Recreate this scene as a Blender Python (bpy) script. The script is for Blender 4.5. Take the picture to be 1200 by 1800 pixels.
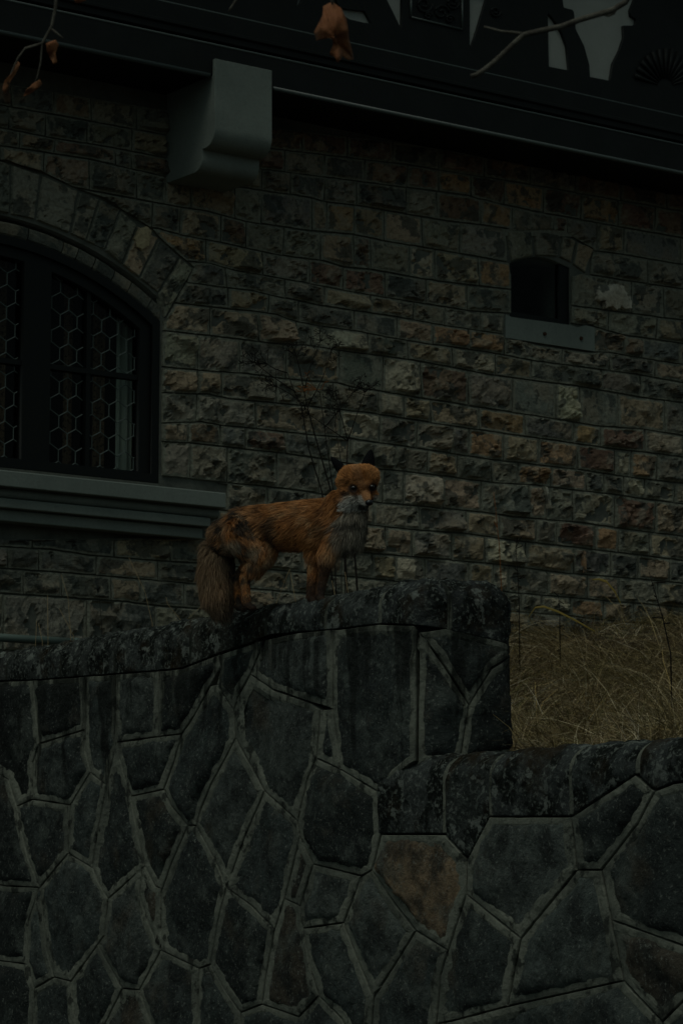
import bpy, bmesh, math, random
import numpy as np
from mathutils import Vector, Matrix
random.seed(7); rng = np.random.default_rng(7)
for o in list(bpy.data.objects): bpy.data.objects.remove(o)
sc = bpy.context.scene
COL = sc.collection

# ------------------------------------------------------------------ camera
E = 1.6                                   # eye height above the road
FPX = 5000.0; HORI = 1590.0               # focal length and horizon row in photo pixels
PITCH = math.atan((HORI - 900) / FPX)
cam = bpy.data.cameras.new('camera'); camo = bpy.data.objects.new('camera', cam); COL.objects.link(camo)
cam.sensor_fit = 'VERTICAL'; cam.sensor_height = 36; cam.sensor_width = 24; cam.lens = 36 * FPX / 1800
camo.location = (0, 0, E); camo.rotation_euler = (math.pi / 2 + PITCH, 0, 0)
cam.clip_start = 0.1; cam.clip_end = 4000
cam.dof.use_dof = True; cam.dof.focus_distance = 10.3; cam.dof.aperture_fstop = 12.0
sc.camera = camo

# ------------------------------------------------------------------ sky, sun, exposure
SUN_EL, SUN_AZ = math.radians(62), math.radians(-150)     # behind the camera, a little to the left
w = bpy.data.worlds.new('World'); sc.world = w; w.use_nodes = True
nt = w.node_tree; bg = nt.nodes['Background']
sky = nt.nodes.new('ShaderNodeTexSky'); sky.sky_type = 'NISHITA'; sky.sun_disc = False
sky.sun_elevation = SUN_EL; sky.sun_rotation = SUN_AZ; sky.dust_density = 4.0; sky.air_density = 1.0
hs = nt.nodes.new('ShaderNodeHueSaturation'); hs.inputs['Saturation'].default_value = 0.35
tn = nt.nodes.new('ShaderNodeMix'); tn.data_type = 'RGBA'; tn.blend_type = 'MULTIPLY'; tn.inputs[0].default_value = 1
tn.inputs[7].default_value = (0.78, 1.0, 0.92, 1)
nt.links.new(sky.outputs[0], hs.inputs['Color']); nt.links.new(hs.outputs[0], tn.inputs[6]); nt.links.new(tn.outputs[2], bg.inputs[0])
bg.inputs[1].default_value = 0.05
sd = bpy.data.lights.new('sun', 'SUN'); sd.energy = 0.6; sd.angle = math.radians(30); sd.color = (1.0, 0.98, 0.86)
so = bpy.data.objects.new('sun', sd); COL.objects.link(so)
so.rotation_euler = (math.pi / 2 - SUN_EL, 0, math.radians(-22))
vs = sc.view_settings; vs.view_transform = 'Standard'; vs.look = 'None'; vs.gamma = 1; vs.use_curve_mapping = False
vs.exposure = -0.62

# ------------------------------------------------------------------ helpers
CP, SP = math.cos(PITCH), math.sin(PITCH)
def ray(px, py):
    cx, cy = (px - 600) / FPX, (900 - py) / FPX
    return np.array([cx, CP - cy * SP, SP + cy * CP])
CAM = np.array([0, 0, E])
def project(P):
    P = np.asarray(P, float) - CAM
    d = P[..., 1] * CP + P[..., 2] * SP; y = -P[..., 1] * SP + P[..., 2] * CP
    return np.stack([600 + FPX * P[..., 0] / d, 900 - FPX * y / d], -1)
def at(px, py, Y):                          # pixel and distance -> point
    r = ray(px, py); return CAM + r * (Y / r[1])
def _h(ix, iy, iz, s):
    n = (ix * 374761393 + iy * 668265263 + iz * 2147483647 + s * 1274126177) & 0xffffffff
    n = ((n ^ (n >> 13)) * 1274126177) & 0xffffffff
    return ((n ^ (n >> 16)) & 0xffff) / 65535.0
def vn(P, s=0):                             # smooth value noise, 0..1
    P = np.asarray(P, float); i = np.floor(P).astype(np.int64); f = P - i; f = f * f * (3 - 2 * f)
    x, y, z = i[..., 0], i[..., 1], i[..., 2]; fx, fy, fz = f[..., 0], f[..., 1], f[..., 2]
    r = 0
    for a in (0, 1):
        for b in (0, 1):
            for c in (0, 1):
                r = r + _h(x + a, y + b, z + c, s) * (fx if a else 1 - fx) * (fy if b else 1 - fy) * (fz if c else 1 - fz)
    return r
def fbm(P, s=0, o=4):
    P = np.asarray(P, float); r = 0; a = .5; t = 0
    for k in range(o):
        r = r + a * vn(P * 2 ** k + 17.3 * k, s + k); t += a; a *= .5
    return r / t - .5
MATS = {}
def tag(o, label=None, cat=None, group=None, kind=None):
    if label: o['label'] = label
    if cat: o['category'] = cat
    if group: o['group'] = group
    if kind: o['kind'] = kind
    return o
def empty(name, loc):
    o = bpy.data.objects.new(name, None); COL.objects.link(o); o.location = loc; o.empty_display_size = .1
    return o
def mesh_obj(name, V, F, mat, parent=None, smooth=False, color=None, cols=None):
    me = bpy.data.meshes.new(name); me.from_pydata([tuple(map(float, v)) for v in V], [], F); me.update()
    if cols is not None:
        a = me.color_attributes.new('Col', 'FLOAT_COLOR', 'POINT')
        c = np.ones((len(V), 4), np.float32); c[:, :3] = cols; a.data.foreach_set('color', c.ravel())
    if smooth: me.polygons.foreach_set('use_smooth', [True] * len(me.polygons))
    return link(name, me, mat, parent, color)
def wloc(p):
    l = Vector((0, 0, 0))
    while p: l = l + p.location; p = p.parent if False else None
    return l
def link(name, me, mat, parent=None, color=None):
    o = bpy.data.objects.new(name, me); COL.objects.link(o)
    if mat: me.materials.append(MATS[mat])
    if parent is not None:
        o.parent = parent
        if parent.type == 'EMPTY': o.matrix_parent_inverse = Matrix.Translation(-parent.location)
    if color is not None: o.color = (*color, 1)
    return o
class MB:
    def __init__(s): s.V = []; s.F = []
    def add(s, V, F):
        b = len(s.V); s.V += [tuple(map(float, v)) for v in V]; s.F += [tuple(i + b for i in f) for f in F]; return s
    def grid(s, P):                          # P [ny,nx,3]
        ny, nx = P.shape[:2]
        return s.add(P.reshape(-1, 3), [(j * nx + i, j * nx + i + 1, (j + 1) * nx + i + 1, (j + 1) * nx + i) for j in range(ny - 1) for i in range(nx - 1)])
    def tube(s, pts, rad, seg=6):
        pts = [np.array(p, float) for p in pts]; n = len(pts)
        if not hasattr(rad, '__len__'): rad = [rad] * n
        V = []; up = np.array([.31, .17, .93])
        for k in range(n):
            t = pts[min(k + 1, n - 1)] - pts[max(k - 1, 0)]; t /= np.linalg.norm(t) + 1e-9
            a = np.cross(t, up); a /= np.linalg.norm(a) + 1e-9; b = np.cross(t, a)
            for q in range(seg):
                th = 2 * math.pi * q / seg; V.append(pts[k] + rad[k] * (math.cos(th) * a + math.sin(th) * b))
        F = [(k * seg + q, k * seg + (q + 1) % seg, (k + 1) * seg + (q + 1) % seg, (k + 1) * seg + q) for k in range(n - 1) for q in range(seg)]
        F += [tuple(range(seg - 1, -1, -1)), tuple((n - 1) * seg + q for q in range(seg))]
        return s.add(V, F)
    def box(s, fn, a, b):                    # corners a,b in a local frame mapped by fn
        (x0, y0, z0), (x1, y1, z1) = a, b
        V = [fn(x, y, z) for z in (z0, z1) for y in (y0, y1) for x in (x0, x1)]
        return s.add(V, [(0, 1, 3, 2), (4, 6, 7, 5), (0, 4, 5, 1), (2, 3, 7, 6), (0, 2, 6, 4), (1, 5, 7, 3)])
    def prism(s, front, back):
        n = len(front)
        return s.add(list(front) + list(back), [tuple(range(n)), tuple(range(2 * n - 1, n - 1, -1))] + [(i, n + i, n + (i + 1) % n, (i + 1) % n) for i in range(n)])
    def build(s, name, mat, parent=None, smooth=False, color=None):
        o = mesh_obj(name, s.V, s.F, mat, parent, smooth, color)
        bm = bmesh.new(); bm.from_mesh(o.data); bmesh.ops.recalc_face_normals(bm, faces=bm.faces); bm.to_mesh(o.data); bm.free()
        return o

# ------------------------------------------------------------------ materials
def mat(name, col=(.5, .5, .5), rough=.85, objcol=False, vcol=False, spots=(), bump=(0, 0), spec=.3, mask=None, streak=0):
    """spots: list of (scale, lo, hi, colour, strength) noise-masked colour layers"""
    m = bpy.data.materials.new(name); m.use_nodes = True; t = m.node_tree; N = t.nodes; L = t.links
    p = N['Principled BSDF']; p.inputs['Roughness'].default_value = rough; p.inputs['Specular IOR Level'].default_value = spec
    tc = N.new('ShaderNodeTexCoord'); vec = tc.outputs['Object']
    if objcol:
        oi = N.new('ShaderNodeObjectInfo'); src = oi.outputs['Color']
        ad = N.new('ShaderNodeVectorMath'); ad.operation = 'MULTIPLY_ADD'
        cb = N.new('ShaderNodeCombineXYZ')
        for k in range(3): L.new(oi.outputs['Random'], cb.inputs[k])
        ad.inputs[1].default_value = (37, 53, 71); L.new(cb.outputs[0], ad.inputs[0]); L.new(vec, ad.inputs[2]); vec = ad.outputs[0]
    elif vcol:
        va = N.new('ShaderNodeVertexColor'); va.layer_name = 'Col'; src = va.outputs[0]
    else:
        r = N.new('ShaderNodeRGB'); r.outputs[0].default_value = (*col, 1); src = r.outputs[0]
    for (scl, lo, hi, c, st) in spots:
        n = N.new('ShaderNodeTexNoise'); n.inputs['Scale'].default_value = scl; n.inputs['Detail'].default_value = 6; n.inputs['Roughness'].default_value = .62
        L.new(vec, n.inputs['Vector'])
        mr = N.new('ShaderNodeMapRange'); mr.inputs[1].default_value = lo; mr.inputs[2].default_value = hi; mr.inputs[4].default_value = st
        L.new(n.outputs[0], mr.inputs[0])
        mx = N.new('ShaderNodeMix'); mx.data_type = 'RGBA'
        if len(c) == 1: mx.blend_type = 'MULTIPLY'; c = c * 3
        L.new(mr.outputs[0], mx.inputs[0]); L.new(src, mx.inputs[6]); mx.inputs[7].default_value = (*c, 1); src = mx.outputs[2]
    if mask:                                   # pointing mortar round each stone, from the mesh
        va = N.new('ShaderNodeVertexColor'); va.layer_name = 'Col'; sp_ = N.new('ShaderNodeSeparateColor'); L.new(va.outputs[0], sp_.inputs[0])
        n = N.new('ShaderNodeTexNoise'); n.inputs['Scale'].default_value = 40; n.inputs['Detail'].default_value = 5; L.new(vec, n.inputs['Vector'])
        mm = N.new('ShaderNodeMath'); mm.operation = 'MULTIPLY_ADD'; mm.inputs[1].default_value = 1.6; L.new(n.outputs[0], mm.inputs[0]); L.new(sp_.outputs[0], mm.inputs[2])
        mr = N.new('ShaderNodeMapRange'); mr.inputs[1].default_value = 1.15; mr.inputs[2].default_value = 1.45; L.new(mm.outputs[0], mr.inputs[0])
        mc = N.new('ShaderNodeMix'); mc.data_type = 'RGBA'; mc.blend_type = 'MULTIPLY'; mc.inputs[0].default_value = .8; mc.inputs[6].default_value = (*mask, 1); L.new(n.outputs[0], mc.inputs[7])
        br = N.new('ShaderNodeVectorMath'); br.operation = 'SCALE'; br.inputs[3].default_value = 1.75; L.new(mc.outputs[2], br.inputs[0])
        mx = N.new('ShaderNodeMix'); mx.data_type = 'RGBA'; L.new(mr.outputs[0], mx.inputs[0]); L.new(src, mx.inputs[6]); L.new(br.outputs[0], mx.inputs[7]); src = mx.outputs[2]
    if streak:                                 # black algae runs below the coping
        mp = N.new('ShaderNodeMapping'); mp.inputs['Scale'].default_value = (9, 9, 1.3); tc2 = N.new('ShaderNodeTexCoord'); L.new(tc2.outputs['Object'], mp.inputs['Vector'])
        n = N.new('ShaderNodeTexNoise'); n.inputs['Scale'].default_value = 1; n.inputs['Detail'].default_value = 7; n.inputs['Roughness'].default_value = .65; L.new(mp.outputs[0], n.inputs['Vector'])
        sx = N.new('ShaderNodeSeparateXYZ'); L.new(tc2.outputs['Object'], sx.inputs[0])
        mz = N.new('ShaderNodeMapRange'); mz.inputs[1].default_value = streak - .75; mz.inputs[2].default_value = streak; mz.inputs[3].default_value = -.14; mz.inputs[4].default_value = .14; L.new(sx.outputs[2], mz.inputs[0])
        ma = N.new('ShaderNodeMath'); ma.operation = 'ADD'; L.new(n.outputs[0], ma.inputs[0]); L.new(mz.outputs[0], ma.inputs[1])
        mr = N.new('ShaderNodeMapRange'); mr.inputs[1].default_value = .52; mr.inputs[2].default_value = .60; mr.inputs[4].default_value = .85; L.new(ma.outputs[0], mr.inputs[0])
        mx = N.new('ShaderNodeMix'); mx.data_type = 'RGBA'; L.new(mr.outputs[0], mx.inputs[0]); L.new(src, mx.inputs[6]); mx.inputs[7].default_value = (.011, .013, .011, 1); src = mx.outputs[2]
    L.new(src, p.inputs['Base Color'])
    if bump[0]:
        n = N.new('ShaderNodeTexNoise'); n.inputs['Scale'].default_value = bump[0]; n.inputs['Detail'].default_value = 9; n.inputs['Roughness'].default_value = .68
        L.new(vec, n.inputs['Vector'])
        b = N.new('ShaderNodeBump'); b.inputs['Strength'].default_value = 1; b.inputs['Distance'].default_value = bump[1]
        L.new(n.outputs[0], b.inputs['Height']); L.new(b.outputs[0], p.inputs['Normal'])
    MATS[name] = m; return m
mat('facade_stone', objcol=True, rough=.95, spec=.12, bump=(22, .022), mask=(.20, .20, .158),
    spots=[(4, .50, .60, (.32, .245, .16), .45), (9, .53, .60, (.34, .315, .245), .45), (6.0, .535, .57, (.068, .076, .068), .76), (16, .59, .63, (.05, .057, .053), .65), (55, .42, .66, (.5,), .55)])
mat('facade_mortar', (.13, .135, .115), .95, spec=.1, bump=(60, .006), spots=[(7, .45, .65, (.07, .075, .066), .7), (30, .5, .7, (.6,), .5)])
mat('dressed_stone', (.20, .225, .20), .9, spec=.15, bump=(90, .002), spots=[(3, .45, .7, (.13, .15, .135), .6), (60, .45, .7, (.7,), .4)])
mat('wall_stone', objcol=True, rough=.85, spec=.2, bump=(44, .024), streak=2.74,
    spots=[(7, .46, .60, (.020, .023, .022), .75), (6, .53, .63, (.12, .135, .118), .5), (80, .585, .64, (.24, .25, .22), .55), (4, .57, .68, (.10, .080, .055), .45), (30, .45, .65, (.45,), .6)])
mat('wall_mortar', (.185, .19, .155), .95, spec=.1, bump=(60, .010), streak=2.70, spots=[(3.2, .48, .62, (.075, .082, .070), .65), (7, .5, .62, (.085, .09, .075), .6), (45, .5, .7, (.5,), .6), (13, .555, .62, (.018, .02, .018), .8)])
mat('groove', (.02, .022, .02), .95, spec=.05)
mat('coping', objcol=True, rough=.95, spec=.1, bump=(46, .022),
    spots=[(9, .45, .55, (.010, .012, .010), .94), (60, .54, .62, (.17, .185, .165), .7), (5, .54, .66, (.030, .020, .010), .8), (16, .585, .63, (.22, .235, .21), .7)])
mat('black_timber', (.0068, .0085, .0078), .6, spec=.2, bump=(30, .002), spots=[(5, .4, .7, (.012, .014, .0135), .6)])
mat('lit_edge_timber', (.055, .07, .065), .42, spec=.5)  # timber made lighter: sky light caught on the edges is put into the colour
mat('plaster', (.30, .31, .285), .9, spec=.1, bump=(80, .002), spots=[(3, .4, .7, (.23, .24, .22), .7)])
mat('window_paint', (.0065, .0085, .0078), .55, spec=.2)
mat('lead', (.10, .125, .115), .55, spec=.4)
mat('room', (.03, .03, .028), .9)
mat('curtain_pale', (.55, .58, .52), .95, spec=.1)
mat('curtain_brown', (.19, .12, .08), .95, spec=.1, spots=[(60, .5, .6, (.02, .015, .012), .8)])
mat('soil', (.09, .07, .045), .95, spec=.1, bump=(20, .03), spots=[(4, .4, .7, (.05, .045, .03), .7)])
mat('road', (.05, .05, .05), .9, spec=.2, bump=(60, .004), spots=[(2, .4, .7, (.035, .036, .035), .6)])
mat('grass', vcol=True, rough=.8, spec=.2)
mat('fur', vcol=True, rough=.75, spec=.2)
mat('black_wet', (.006, .006, .007), .25, spec=.5)
mat('eye', (.010, .006, .004), .08, spec=.6)
mat('stalk', (.016, .014, .012), .9, spec=.1, spots=[(20, .5, .7, (.04, .032, .024), .6)])
mat('straw', (.30, .22, .12), .85, spec=.1)
mat('rust_head', (.20, .075, .025), .9, spec=.1)
mat('dead_leaf', (.24, .085, .032), .7, spec=.25, bump=(60, .004), spots=[(18, .45, .65, (.33, .15, .07), .7), (9, .52, .66, (.07, .03, .018), .7)])
mat('twig', (.06, .052, .042), .85, spec=.15, spots=[(40, .4, .7, (.16, .15, .12), .7)], bump=(80, .003))
mat('pipe_paint', (.085, .115, .10), .6, spec=.3, spots=[(8, .5, .7, (.06, .075, .065), .6)])
mat('rust_iron', (.06, .03, .02), .9, spec=.1)
g = bpy.data.materials.new('glass'); g.use_nodes = True; t = g.node_tree; t.nodes.clear()
og = t.nodes.new('ShaderNodeOutputMaterial'); mx = t.nodes.new('ShaderNodeMixShader'); tr = t.nodes.new('ShaderNodeBsdfTransparent'); gl = t.nodes.new('ShaderNodeBsdfGlossy')
gl.inputs['Roughness'].default_value = .06; tr.inputs[0].default_value = (.72, .78, .75, 1); mx.inputs[0].default_value = .012
t.links.new(tr.outputs[0], mx.inputs[1]); t.links.new(gl.outputs[0], mx.inputs[2]); t.links.new(mx.outputs[0], og.inputs[0]); MATS['glass'] = g

# ================================================================== FACADE FRAME
def vpdir(px):
    r = ray(px, HORI); d = np.array([r[0], r[1], 0]); return d / np.linalg.norm(d)
FD = vpdir(7400); FN = np.array([FD[1], -FD[0], 0.0]); FO = np.array([0, 16.2, 0.0])
def fw(u, z, n=0.0):
    u, z, n = np.broadcast_arrays(np.asarray(u, float), np.asarray(z, float), np.asarray(n, float))
    P = FO + u[..., None] * FD + n[..., None] * FN
    P = P.copy(); P[..., 2] = z; return P
def pf(px, py, n=0.0):                      # pixel -> (u, z) on the facade plane pushed out by n
    px = np.asarray(px, float); py = np.asarray(py, float)
    cx, cy = (px - 600) / FPX, (900 - py) / FPX
    D = np.stack(np.broadcast_arrays(cx, CP - cy * SP, SP + cy * CP), -1)
    q = ((FO + n * FN - CAM) @ FN) / (D @ FN); P = CAM + D * np.asarray(q)[..., None]
    return (P - FO) @ FD, P[..., 2]
def pfn(px, py, u0):                        # pixel -> (n, z) on the plane across the facade at u0
    r = ray(px, py); q = ((FO + u0 * FD - CAM) @ FD) / (r @ FD); P = CAM + r * q
    return (P - FO) @ FN, P[2]

base_u = pf(600, 1060)[0]
bld = empty('stone_building', tuple(fw(0.6, 2.9, 0)))
tag(bld, 'rough stone building with black timber upper storey behind the fox', 'building')

# window arch fitted as a circle in the facade plane
ring = [(0, 412), (48, 420), (107, 447), (160, 474), (194, 494), (222, 514), (256, 543), (284, 568)]
ru, rz = zip(*[pf(x, y, -.03) for x, y in ring]); ru = np.array(ru, float); rz = np.array(rz, float)
A = np.stack([2 * ru, 2 * rz, np.ones_like(ru)], 1); sol = np.linalg.lstsq(A, ru ** 2 + rz ** 2, rcond=None)[0]
AU, AZ = sol[0], sol[1]; AR = math.sqrt(sol[2] + AU ** 2 + AZ ** 2)
print('ARCH', AU, AZ, AR, ru[-1], rz[-1])
WU1 = float(pf(284, 600)[0]); WU0 = 2 * AU - WU1; WZ0 = float(pf(284, 850)[1])
if AR > 3 or AU > WU1 - .3: AU = WU1 - 1.2; WU0 = 2 * AU - WU1
# small window opening
su0, _ = pf(897, 510); su1, _ = pf(1003, 520); sz0 = float(pf(950, 564)[1]); sz1 = float(pf(945, 448)[1])

# ---- wall core with openings (mortar showing in the joints)
Z_TOP = float(pf(600, 183, .40)[1])          # underside of the beam
def sheet(name, outer, holes, n0, n1, matn, parent, smooth=False):
    cu = bpy.data.curves.new('tmp', 'CURVE'); cu.dimensions = '2D'; cu.fill_mode = 'BOTH'; cu.extrude = abs(n1 - n0) / 2
    for lp in [outer] + holes:
        s = cu.splines.new('POLY'); s.points.add(len(lp) - 1); s.use_cyclic_u = True
        for p, (u, z) in zip(s.points, lp): p.co = (float(u), float(z), 0, 1)
    o = bpy.data.objects.new('tmp', cu); COL.objects.link(o)
    dg = bpy.context.evaluated_depsgraph_get(); me = bpy.data.meshes.new_from_object(o.evaluated_get(dg))
    bpy.data.objects.remove(o); bpy.data.curves.remove(cu)
    me.name = name; co = np.empty(len(me.vertices) * 3); me.vertices.foreach_get('co', co); co = co.reshape(-1, 3)
    me.vertices.foreach_set('co', fw(co[:, 0], co[:, 1], co[:, 2] + (n0 + n1) / 2).ravel()); me.update()
    me.materials.clear()
    bm = bmesh.new(); bm.from_mesh(me); bmesh.ops.remove_doubles(bm, verts=bm.verts, dist=1e-5); bmesh.ops.recalc_face_normals(bm, faces=bm.faces); bm.to_mesh(me); bm.free()
    return link(name, me, matn, parent)
def arc(u_from, u_to, r, n=24, cu=None, cz=None):
    cu = AU if cu is None else cu; cz = AZ if cz is None else cz
    return [(u, cz + math.sqrt(max(r * r - (u - cu) ** 2, 0))) for u in np.linspace(u_from, u_to, n)]
win_hole = [(WU0, WZ0)] + [(WU1, WZ0)] + arc(WU1, WU0, AR + .098)
sm_hole = [(su0, sz0), (su1, sz0)] + [tuple(pf(x, y)) for x, y in [(1003, 470), (990, 464), (970, 455), (945, 450), (915, 455), (897, 462)]]
Z_BASE = 2.2
wall = sheet('wall', [(-6, Z_BASE), (7, Z_BASE), (7, Z_TOP + .6), (-6, Z_TOP + .6)], [win_hole, sm_hole], -.45, -.012, 'facade_mortar', bld)

# ---- coursed rock-faced stones, beds traced from the photograph
BEDS = [
 [(-60,135),(0,145),(480,225),(700,250),(1260,342)],
 [(-60,175),(0,185),(293,238),(480,262),(698,288),(892,318),(1260,383)],
 [(-60,214),(0,225),(96,244),(197,260),(293,279),(480,300),(698,328),(820,344),(892,362),(948,374),(1048,392),(1260,430)],
 [(-60,246),(0,256),(160,281),(291,311),(462,335),(540,347),(574,356),(628,362),(704,375),(780,388),(848,396),(892,403),(1044,442),(1096,448),(1260,476)],
 [(100,325),(178,339),(280,358),(367,372),(432,390),(540,406),(622,413),(676,424),(780,441),(892,462),(1027,482),(1102,494),(1260,517)],
 [(200,390),(280,403),(315,413),(384,426),(453,441),(497,450),(540,456),(570,459),(603,470),(656,475),(720,487),(800,499),(892,509),(1005,538),(1070,547),(1122,553),(1260,572)],
 [(280,455),(334,461),(367,463),(410,475),(460,484),(540,498),(610,512),(700,527),(780,540),(830,548),(892,551),(1048,576),(1092,589),(1260,613)],
 [(280,490),(332,497),(388,505),(442,511),(497,524),(540,532),(560,537),(620,546),(700,558),(780,572),(884,588),(940,606),(1027,619),(1070,620),(1157,635),(1260,649)],
 [(280,529),(317,534),(371,540),(449,548),(486,553),(518,565),(560,573),(630,583),(680,593),(740,603),(860,620),(940,635),(1048,649),(1113,658),(1260,684)],
 [(280,581),(334,587),(378,591),(453,601),(497,606),(540,607),(596,616),(650,623),(715,632),(800,647),(860,659),(940,670),(1014,679),(1057,687),(1126,699),(1260,716)],
 [(280,645),(356,652),(432,657),(497,666),(540,670),(591,673),(617,681),(672,689),(737,700),(790,708),(860,720),(940,731),(1044,749),(1135,755),(1260,778)],
 [(280,690),(367,694),(401,701),(453,706),(540,714),(602,721),(641,725),(711,736),(800,750),(870,760),(940,770),(1005,779),(1079,790),(1135,796),(1260,812)],
 [(280,744),(356,742),(388,748),(453,754),(540,764),(607,770),(650,777),(704,784),(800,799),(860,808),(940,817),(1016,826),(1103,839),(1260,858)],
 [(280,776),(334,779),(388,785),(442,791),(497,797),(540,803),(578,809),(667,825),(715,829),(800,840),(870,849),(940,853),(1005,861),(1081,870),(1135,878),(1260,893)],
 [(280,837),(377,847),(432,852),(486,858),(540,865),(667,884),(757,892),(850,901),(900,909),(1000,917),(1125,934),(1260,950)],
 [(-60,855),(280,886),(400,898),(640,922),(733,932),(827,939),(900,950),(1020,964),(1112,975),(1260,993)],
 [(-60,905),(280,936),(400,950),(640,972),(757,982),(850,990),(900,996),(987,1007),(1075,1014),(1260,1032)],
 [(-60,957),(0,961),(95,967),(158,977),(301,988),(355,991),(640,1017),(757,1028),(850,1036),(900,1042),(1012,1052),(1120,1061),(1260,1074)],
 [(-60,995),(0,999),(79,1005),(177,1012),(279,1021),(355,1028),(640,1052),(860,1072),(995,1082),(1055,1090),(1137,1097),(1260,1108)],
 [(-60,1039),(0,1043),(120,1051),(222,1058),(285,1066),(361,1070),(640,1092),(860,1108),(1260,1140)],
 [(-60,1140),(0,1144),(361,1160),(640,1170),(1260,1200)]]
J = [  # joints and stone kinds of each course (g grey, d slate, t buff, o ochre, r red-brown, l light, s smooth slate)
 ('-60 20 95 160 240 310 380 455 530 610 690 770 850 930 1010 1090 1170 1260', 'rdrgdrdrrrdrrdrrr'),
 ('-60 15 80 153 232 293 360 430 500 570 640 715 770 827 885 954 1020 1085 1150 1260', 'dgdgtrdrgdrrorororr'),
 ('-60 35 96 203 231 300 380 460 510 570 626 713 767 844 899 972 996 1048 1095 1195 1260', 'ttrdrggddgdgrodrdtsot'),
 ('-60 0 77 157 240 291 335 413 459 548 574 622 674 741 807 890', 'gttddttgdtottgg'),
 ('1038 1076 1137 1200 1260', 'gggg'),
 ('130 268 316 388 432 498 563 621 651 719 763 840 900', 'ddtrggtrglto'),
 ('1000 1109 1165 1220 1260', 'gggg'),
 ('200 362 461 544 602 676 748 820 900', 'otgrrdtd'),
 ('1000 1068 1153 1210 1260', 'ggtg'),
 ('300 397 501 570 650 726 781 844 885', 'dggttggg'),
 ('1042 1095 1127 1190 1260', 'trdg'),
 ('280 401 472 524 622 697 760 822 885', 'dtgdstoo'),
 ('885 987 1070 1150 1210 1260', 'gldtg'),
 ('280 369 453 520 546 646 716 794 870 933 1055 1124 1200 1260', 'tttdldtltdgdg'),
 ('280 347 421 502 596 672 739 822 900 976 1018 1085 1167 1230 1260', 'ggdtslrgslstdg'),
 ('280 348 389 485 585 665 709 756 841 922 1007 1054 1132 1200 1260', 'ttggglttodorlg'),
 ('280 345 449 598 666 732 791 823 884 946 1014 1079 1107 1153 1215 1260', 'dgtlggdotorlodg'),
 ('280 331 387 431 500 578 615 693 750 803 863 909 967 1029 1060 1095 1131 1184 1260', 'trdrdlggtdgotddllg'),
 ('280 334 399 486 560 620 672 708 777 844 929 959 1005 1079 1150 1210 1260', 'ggdgdggltdtggrtg'),
 ('380 470 540 600 656 737 818 877 941 977 1045 1085 1140 1205 1260', 'gdggggttdrogtg'),
 ('380 440 520 590 677 723 793 851 922 1007 1072 1120 1175 1260', 'tgdttgtltddtd'),
 ('-60 57 201 299 380 450 530 600 654 693 746 823 866 893 960 1031 1086 1155 1220 1260', 'ddtdggtgtldtlgttgtgt'),
 ('-60 14 68 169 277 350 430 510 600 684 750 820 870 915 951 1002 1059 1112 1170 1260', 'gddtggtdgtgtlglottgdg'),
 ('-60 41 108 195 247 323 400 480 560 640 720 790 860 930 995 1060 1130 1190 1260', 'dgdtdgtgdgtgtgdgtgd'),
 ('-60 6 152 272 370 470 560 650 740 830 920 1010 1100 1190 1260', 'ggdgtdgtgdgtgd')]
COURSE = [0, 1, 2, 3, 3, 4, 4, 5, 5, 6, 6, 7, 7, 8, 9, 10, 11, 12, 13, 14, 15, 16, 17, 18, 19]
KIND = {'g': (.255, .238, .183), 'd': (.150, .153, .130), 't': (.345, .272, .185), 'o': (.375, .24, .135), 'r': (.19, .126, .09), 'l': (.46, .405, .30), 's': (.185, .192, .165)}
LEFT = [(0, -60), (279, -60), (279.5, 0), (303, 77), (332, 139), (343, 173), (367, 213), (401, 267), (416, 280), (448, 316), (462, 334), (470, 342), (566, 289), (600, 286), (848, 286), (849, 400), (892, 398), (893, 384), (915, 384), (916, 370), (948, 368), (949, -60), (2000, -60)]
LY, LX = [a for a, b in LEFT], [b for a, b in LEFT]
def clampx(x, y):
    x = np.maximum(x, np.interp(y, LY, LX))
    # the small window with its arch stones and sill
    ax = np.interp(y, [403, 404, 437, 482, 483, 552, 553, 580, 592, 593], [888, 886, 890, 896, 897, 897, 886, 886, 886, 886])
    bx = np.interp(y, [403, 420, 437, 470, 482, 484, 570, 571, 617, 618], [985, 1012, 1043, 1035, 1028, 1005, 1004, 1043, 1043, 1043])
    top = np.interp(x, [886, 985, 1043], [403, 405, 436]); bot = np.interp(x, [886, 1043], [596, 620])
    ins = (x > ax) & (x < bx) & (y > top) & (y < bot); mid = (ax + bx) / 2
    return np.where(ins, np.where(x < 950, ax, bx), x)
def bed(k, x): return np.interp(x, [p[0] for p in BEDS[k]], [p[1] for p in BEDS[k]])
def rock(U, Z, seed, amp=1.0, smooth=False):
    r = np.random.default_rng(seed); u0, z0 = U.mean(), Z.mean(); du, dz = np.ptp(U) + 1e-3, np.ptp(Z) + 1e-3
    P = np.stack([U * 9, Z * 9, np.full_like(U, seed * 3.7)], -1)
    if smooth: return .004 + .004 * fbm(P * 2, 3)
    h = np.full_like(U, .036)
    for k in range(r.integers(3, 7)):
        h = np.minimum(h, r.uniform(.012, .036) + r.normal(0, .22) * (U - u0 - r.uniform(-.3, .3) * du) + r.normal(0, .30) * (Z - z0 - r.uniform(-.3, .3) * dz))
    h = np.maximum(h, .004)
    q = fbm(P * 1.6, 5); led = np.where(q > .04, .014, 0) * r.integers(0, 2) - np.where(fbm(P * 1.1 + 40, 15) > .12, .018, 0)
    return 1.25 * amp * (h + led + .026 * fbm(P * 1.3, 9) + .018 * fbm(P * 4, 11))
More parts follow.
